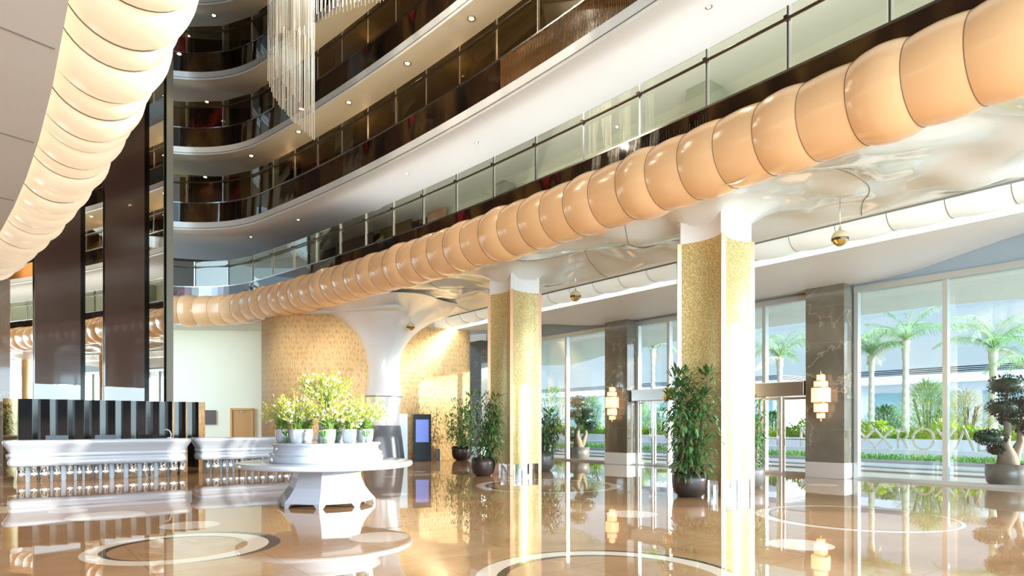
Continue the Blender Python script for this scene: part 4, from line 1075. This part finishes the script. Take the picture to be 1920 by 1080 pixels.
# letters as seen from inside, in reading order
def letter(ch, x0, x1, d_u, label):
    va, ta = uv_px(x0, d_u); vb, tb = uv_px(x1, d_u); z0, z1 = 0.46, 1.33; w_ = va - vb; H = z1 - z0; s = MB(); st = 0.07
    def pt(a, b): return P(d_u, va - w_ * a, z0 + H * b)
    def bar(a, b):
        A = pt(*a); B = pt(*b); d = (B - A); L_ = d.length; ax = d.normalized(); out = P(1, 0); sd_ = ax.cross(out).normalized()
        vs = []
        for p in (A, B):
            for (i, j) in ((-1, -1), (1, -1), (1, 1), (-1, 1)): vs.append(p + sd_ * i * st / 2 + out * j * 0.05)
        s.add(vs, [(3, 2, 1, 0), (4, 5, 6, 7), (0, 1, 5, 4), (1, 2, 6, 5), (2, 3, 7, 6), (3, 0, 4, 7)])
    def arc(cx, cy, rx, ry, a0, a1, n=20):
        pts = [(cx + rx * math.cos(R(a0 + (a1 - a0) * i / n)), cy + ry * math.sin(R(a0 + (a1 - a0) * i / n))) for i in range(n + 1)]
        for i in range(n): bar(pts[i], pts[i + 1])
    if ch == 'X': bar((0, 0.02), (1, 0.98)); bar((0, 0.98), (1, 0.02))
    if ch == 'A': bar((0, 0.02), (0.5, 0.98)); bar((0.5, 0.98), (1, 0.02))
    if ch == 'M': bar((0, 0), (0, 1)); bar((0, 1), (0.5, 0.2)); bar((0.5, 0.2), (1, 1)); bar((1, 1), (1, 0))
    if ch == 'O': arc(0.5, 0.5, 0.48, 0.48, 0, 360, 36)
    if ch == 'R': bar((0.1, 0), (0.1, 0.98)); bar((0.1, 0.96), (0.5, 0.96)); bar((0.1, 0.48), (0.5, 0.48)); arc(0.5, 0.72, 0.38, 0.24, -90, 90, 12); bar((0.45, 0.48), (0.98, 0.02))
    if ch == 'Y': bar((0, 0.98), (0.5, 0.45)); bar((1, 0.98), (0.5, 0.45)); bar((0.5, 0.45), (0.5, 0.02))
    if ch == 'L': bar((0.1, 0.0), (0.1, 0.98)); bar((0.1, 0.04), (0.95, 0.04))
    return tag(s.build('metal_letter', M['letters'], recalc=True), label, 'letter', 'standing metal letters outside')
for ch, x0, x1, lb in (('M', 1502, 1545, 'metal letter M standing on the outside wall, first of the row'), ('A', 1552, 1587, 'first metal letter A on the outside wall, hidden behind the marble pillar'),
                       ('X', 1606, 1641, 'first metal letter X on the outside wall, cut by the window frame'), ('X', 1640, 1673, 'second metal letter X on the outside wall'),
                       ('R', 1682, 1704, 'metal letter R on the outside wall'), ('O', 1711, 1752, 'round metal letter O on the outside wall'),
                       ('Y', 1756, 1790, 'metal letter Y behind the window mullion outside'), ('A', 1791, 1826, 'second metal letter A on the outside wall, left of the bonsai'),
                       ('L', 1833, 1858, 'metal letter L on the outside wall, beside the bonsai')):
    letter(ch, x0, x1, 28.85, lb)

# palms
def palm(x, ytop, d, label, seed, trunk_r=0.135, nf=13, fl_=2.5, dry=1, sp=1.0):
    r = random.Random(seed); top = at(x, ytop, d); c = Vector((top.x, top.y, 0)); root = empty('palm_tree', c, label, 'palm tree', 'palms outside the glass front')
    s = MB(); H = top.z; prof = []
    for i in range(28):
        t = i / 27; rr = trunk_r * (1.25 - 0.55 * t) + (0.03 if i % 2 else 0.0) + (0.08 * max(0, (t - 0.82) / 0.18)); prof.append((rr, H * t))
    s.lathe(prof, 14, c, smooth=False); s.build('trunk', M['bark_pale'], root)
    def frond(mb, az, el, L_, droop):
        pts = []; p = top.copy(); hd = Vector((math.cos(az), math.sin(az), 0)); e_ = el
        n = 16
        for i in range(n + 1): pts.append(p.copy()); p = p + (hd * math.cos(e_) + Vector((0, 0, 1)) * math.sin(e_)) * (L_ / n); e_ -= droop / n
        mb.tube(pts, [0.03 * (1 - 0.8 * i / n) for i in range(n + 1)], 4, cap=False)
        side = hd.cross(Vector((0, 0, 1)))
        for i in range(2, n + 1):
            for q in range(4):
                pp = pts[i - 1].lerp(pts[i], q / 4); t_ = (i - 1 + q / 4) / n; ll = 0.62 * math.sin(math.pi * (0.12 + 0.82 * t_)) * sp
                dirv = (pts[i] - pts[i - 1]).normalized()
                for sg in (-1, 1): add_leaf(mb, pp, side * sg * 0.8 + dirv * 0.55 + Vector((0, 0, -0.35 + r.uniform(-.5, .5))), ll * r.uniform(.7, 1.1), 0.022, bend=0.3)
    fr = MB()
    for i in range(nf): frond(fr, 6.283 * i / nf + r.uniform(-.2, .2), r.uniform(0.75, 1.5), fl_ * r.uniform(.85, 1.2), r.uniform(1.1, 2.1))
    fr.build('fronds', M['frond'], root)
    if dry:
        dr_ = MB()
        for i in range(dry): frond(dr_, r.uniform(0, 6.28), r.uniform(0.0, 0.35), fl_ * 0.8, 1.2)
        dr_.build('dry_fronds', M['frond_dry'], root)
palm(1698, 640, 30, 'palm tree behind the first glass bay, straight pale trunk right of the slim palm', 1)
palm(1634, 667, 31, 'slim palm tree outside nearest the marble pillar', 2, 0.12, 13, 1.9, 1)
palm(1862, 655, 29, 'palm tree with pale trunk outside behind the topiary bonsai', 3, 0.16, 16, 2.5)
palm(1944, 690, 27, 'palm tree at the right edge, only its left fronds in view', 4)
palm(1462, 672, 34, 'palm tree outside the glass between the gold column and the marble pillar', 5)
palm(1224, 655, 40, 'palm tree above the entrance door left of the large fig', 6)
# bushes
def bush(x, d, rx, h, mt, label, seed, n=2600, L=0.32, W=0.05):
    c = at(x, 0, d); c.z = 0; r = random.Random(seed); root = empty('garden_bush', c, label, 'bush', 'bushes in the garden outside')
    mb = MB(); st = MB()
    for i in range(9): a = r.uniform(0, 6.28); st.tube([c, c + Vector((math.cos(a) * rx * .4, math.sin(a) * rx * .4, h * .8))], 0.03, 5)
    for i in range(n):
        a = r.uniform(0, 6.28); q = r.random() ** 0.5; zz = r.uniform(0.1, 1); rr = rx * q * math.sin(math.pi * min(0.95, zz * 0.75 + 0.2))
        p = c + Vector((math.cos(a) * rr, math.sin(a) * rr, zz * h)); add_leaf(mb, p, Vector((math.cos(a), math.sin(a), r.uniform(-.4, 1.1))), L * r.uniform(.6, 1.2), W)
    st.build('branches', M['bark'], root); mb.build('foliage', mt, root)
bush(1740, 31, 1.7, 3.4, M['frond'], 'arching pale green shrub outside between two palms', 21, 3200, 0.6, 0.035)
bush(1812, 30, 1.2, 2.9, M['frond_dry'], 'straw-coloured arching shrub outside right of the mullion', 22, 1500, 0.6, 0.03)
bush(1660, 34, 1.6, 2.4, M['leaf_bush'], 'dark green rounded bush outside behind the slim palm', 23)
bush(1770, 33.5, 1.4, 2.0, M['leaf_bush'], 'green bush outside behind the letter O', 24)
bush(1900, 34, 2.0, 2.2, M['leaf_bush'], 'green bush outside behind the topiary bonsai', 25)
bush(1450, 40, 1.8, 2.2, M['leaf_bush'], 'green bush outside the entrance right of the nearer gold column', 26)
bush(1240, 46, 2.2, 2.6, M['leaf_bush'], 'green bush outside the door left of the large fig', 27)
bush(1110, 46, 1.8, 3.4, M['leaf_bush'], 'tall bush outside left of the farther marble pillar', 28)
bush(1035, 50, 2.6, 4.3, M['leaf_bush'], 'tall bush outside right of the middle gold column', 29)
bush(1200, 50, 2.0, 3.2, M['leaf_hedge'], 'yellow-green bush outside the far door', 30)
# topiary bonsais
def bonsai(c, k, label, seed):
    r = random.Random(seed); root = empty('bonsai_tree', c, label, 'bonsai', 'topiary bonsais in taupe pots')
    prof = [(0.26 * k, 0), (0.34 * k, 0.02 * k), (0.43 * k, 0.12 * k), (0.455 * k, 0.3 * k), (0.455 * k, 0.56 * k), (0.43 * k, 0.56 * k), (0.42 * k, 0.5 * k)]
    pt_ = MB().lathe(prof, 48, c).build('pot', M['pot_grey'], root); MB().lathe([(0.43 * k, 0.52 * k), (0.0, 0.54 * k)], 32, c, cap=False).build('soil', M['soil'], pt_)
    t = MB(); o = c + Vector((0, 0, 0.5 * k))
    def V3(a, b, z): return o + Vector((a, b, z)) * k
    t.tube([V3(0, 0, -.02), V3(-.02, 0, .25), V3(-.08, 0, .55), V3(0.0, 0, .9), V3(-.05, 0, 1.3), V3(-.02, 0, 1.75)], [.24 * k, .20 * k, .11 * k, .08 * k, .06 * k, .04 * k], 12)
    t.tube([V3(.05, 0, 0), V3(.18, .02, .3), V3(.30, 0, .6), V3(.28, 0, 1.0), V3(.36, 0, 1.25)], [.17 * k, .13 * k, .08 * k, .05 * k, .03 * k], 10)
    t.tube([V3(-.05, 0, .2), V3(-.22, 0, .38), V3(-.40, 0, .55)], [.09 * k, .05 * k, .03 * k], 8)
    t.build('trunk', mat('bonsai_bark', (0.27, 0.21, 0.15), 0.85), root)
    lf = MB()
    for (a, b, z, rx, rz) in ((-.02, 0, 1.95, .40, .24), (-.10, 0, 1.42, .36, .20), (.34, 0, 1.45, .34, .22), (-.42, 0, .70, .33, .17), (.50, 0, .95, .30, .16), (-.25, .05, .42, .16, .1), (.1, .1, 1.15, .25, .12)):
        cc_ = V3(a, b, z)
        lf.lathe([(0.001, -rz * .8 * k), (rx * .7 * k, -rz * .6 * k), (rx * .85 * k, 0), (rx * .6 * k, rz * .6 * k), (0.001, rz * .82 * k)], 14, cc_, cap=False)
        for i in range(700):
            u_ = r.uniform(-1, 1); an = r.uniform(0, 6.28); q = math.sqrt(1 - u_ * u_); nrm = Vector((q * math.cos(an), q * math.sin(an), u_))
            add_leaf(lf, cc_ + Vector((nrm.x * rx, nrm.y * rx, nrm.z * rz)) * k * r.uniform(.85, 1.03), nrm + Vector((r.uniform(-1, 1), r.uniform(-1, 1), r.uniform(-1, 1))), 0.07 * k, 0.03 * k)
    lf.build('foliage', M['leaf_bonsai'], root)
vb, tb = uv_px(1890, 18.95); bonsai(P(18.95, vb, -0.02), 1.0, 'large cloud-pruned bonsai in a round taupe pot just outside the glass at far right', 41)
vb, tb = uv_px(1085, 19.1); bonsai(P(19.1, vb, -0.02), 1.0, 'smaller-looking cloud-pruned bonsai in a taupe pot outside the far glass bay', 42)

# far building with louvred roof edge
def building(u, va, vb_, zt, label, wins):
    c = P(u, (va + vb_) / 2); root = empty('flat_building', c, label, 'building', 'low flat-roofed buildings across the garden')
    s = MB(); q = P(u + 4, (va + vb_) / 2); s.box((q.x, q.y, (zt - 0.9) / 2), (8, vb_ - va, zt - 0.9), ROT); bw_ = s.build('wall', M['bldg'], root)
    s = MB(); q = P(u + 3.6, (va + vb_) / 2); s.box((q.x, q.y, zt - 0.65), (10, vb_ - va + 1.5, 0.7), ROT); s.build('roof_slab', M['bldg'], root)
    s = MB()
    for k in range(4): s.box((q.x, q.y, zt - 0.22 + 0.14 * k), (10.1, vb_ - va + 1.6, 0.06), ROT)
    s.build('roof_louvres', M['bldg_dark'], root)
    n = int((vb_ - va) / 4)
    for i in range(n):
        vv = va + 2 + 4 * i; qq = P(u - 0.03, vv); s = MB(); s.box((qq.x, qq.y, 2.6), (0.1, 2.9, 2.9), ROT); f_ = s.build('window', M['bldg_glass'], bw_)
building(58, -12, 26, 5.7, 'low white building with a louvred roof across the garden, behind the palms', 6)
building(62, 34, 78, 6.2, 'low white building with a louvred roof seen through the far windows', 6)

# outside canopy
cp = MB(); edge = [(-6, 27.5), (0, 27.3), (4, 26.8), (8, 25.4), (12, 25.3), (16, 25.6), (20, 26.2), (25, 27.6), (29, 29.6), (32, 30.8), (35, 29), (38, 26), (42, 25)]
inner = [P(18.57, 44), P(18.57, -6)]
poly = [(P(u_, v_).x, P(u_, v_).y) for v_, u_ in edge] + [(p.x, p.y) for p in inner]
cp.prism(poly, 5.60, 6.1); tag(cp.build('entrance_canopy', M['canopy'], recalc=True), 'broad pale entrance canopy outside above the glass front', 'canopy')

# ------------------------------------------------------------------ lamps and added fill lights
def point(loc, e, colr=(1, 0.9, 0.75), r_=0.25):
    ld = bpy.data.lights.new('lamp_light', 'POINT'); ld.energy = e; ld.color = colr; ld.shadow_soft_size = r_
    o = bpy.data.objects.new('lamp_light', ld); col.objects.link(o); o.location = loc; return o
def fill_strip(path, z, e, width, aim, colr=(1, 0.98, 0.94)):
    for a, b in zip(path[:-1], path[1:]):
        ld = bpy.data.lights.new('fill_strip', 'AREA'); ld.shape = 'RECTANGLE'; d = b - a; ld.size = d.length * 0.96; ld.size_y = width; ld.energy = e * d.length; ld.color = colr
        o = bpy.data.objects.new('fill_strip', ld); col.objects.link(o); o.location = Vector(((a.x + b.x) / 2, (a.y + b.y) / 2, z))
        zax = -Vector(aim(a, b)).normalized(); xax = d.normalized(); yax = zax.cross(xax).normalized(); xax = yax.cross(zax)
        o.rotation_euler = Matrix((xax, yax, zax)).transposed().to_euler()
# added unseen uplights behind the mezzanine railing, brightening the second balcony soffit
fill_strip([P(u1(v) + 0.9, v) for v in (-2, 2, 6, 10, 14, 18, 21)], 7.30, 6.6, 0.9, lambda a, b: (0, 0, 1))
for zb in LV[:3]: fill_strip([P(u2(v) + 0.8, v) for v in (0, 5, 10, 15, 20, 25)], zb + 0.72, 4.2, 0.5, lambda a, b: (0, 0, 1), (1.0, 0.80, 0.52))  # added warm upward strips, lifting the soffits over the corridors
for (x_, y_, tx, ty, e__) in ((-9.2, 22.3, -8.2, 25.0, 80), (-6.6, 22.8, -6.2, 25.4, 60), (-2.6, 24.2, -3.6, 27.2, 70)):  # added unseen spots brightening the carved oak walls
    q = Vector((x_, y_, 5.6)); ld = bpy.data.lights.new('oak_fill', 'SPOT'); ld.energy = e__; ld.spot_size = R(100); ld.spot_blend = 1; ld.color = (1, 0.9, 0.75); ld.shadow_soft_size = 0.03
    o = bpy.data.objects.new('oak_fill', ld); col.objects.link(o); o.location = q; o.rotation_euler = (Vector((tx, ty, 2.6)) - q).to_track_quat('-Z', 'Y').to_euler()
# strip added at the clerestory glow to brighten the stretched ceiling
fill_strip([P(15.66, v) for v in (-4, 1.5, 7, 12.5, 18, 23.5)], 6.05, 40, 0.3, lambda a, b: P(-1, 0, 0))
# added unseen spots below the left ceiling, brightening the reception desks
for k, (u_, v_) in enumerate(((-1.5, 15.0), (0.0, 15.0), (-3.2, 15.0), (-0.6, 12.0))):
    q = P(u_, v_, 5.78); ld = bpy.data.lights.new('desk_fill', 'SPOT'); ld.energy = 380; ld.spot_size = R(75); ld.spot_blend = 1; ld.color = (0.93, 0.96, 1.0); ld.shadow_soft_size = 0.04
    o = bpy.data.objects.new('desk_fill', ld); col.objects.link(o); o.location = q; tgt = P(u_ + 3.0, 20.3, 0.7); o.rotation_euler = (tgt - q).to_track_quat('-Z', 'Y').to_euler()
# lamps inside the rod chandelier
for q in ((-4.6, 13.7, 12.6), (-3.0, 13.7, 12.6), (-3.8, 13.7, 10.6)): point(q, 130, (1, 0.90, 0.74), 0.02)
for zb in LV[:3]:
    for vv in (6, 11, 16, 21, 26): point(P(u2(vv) + 1.7, vv, zb + 2.75), 4, (1, 0.6, 0.25), 0.01)
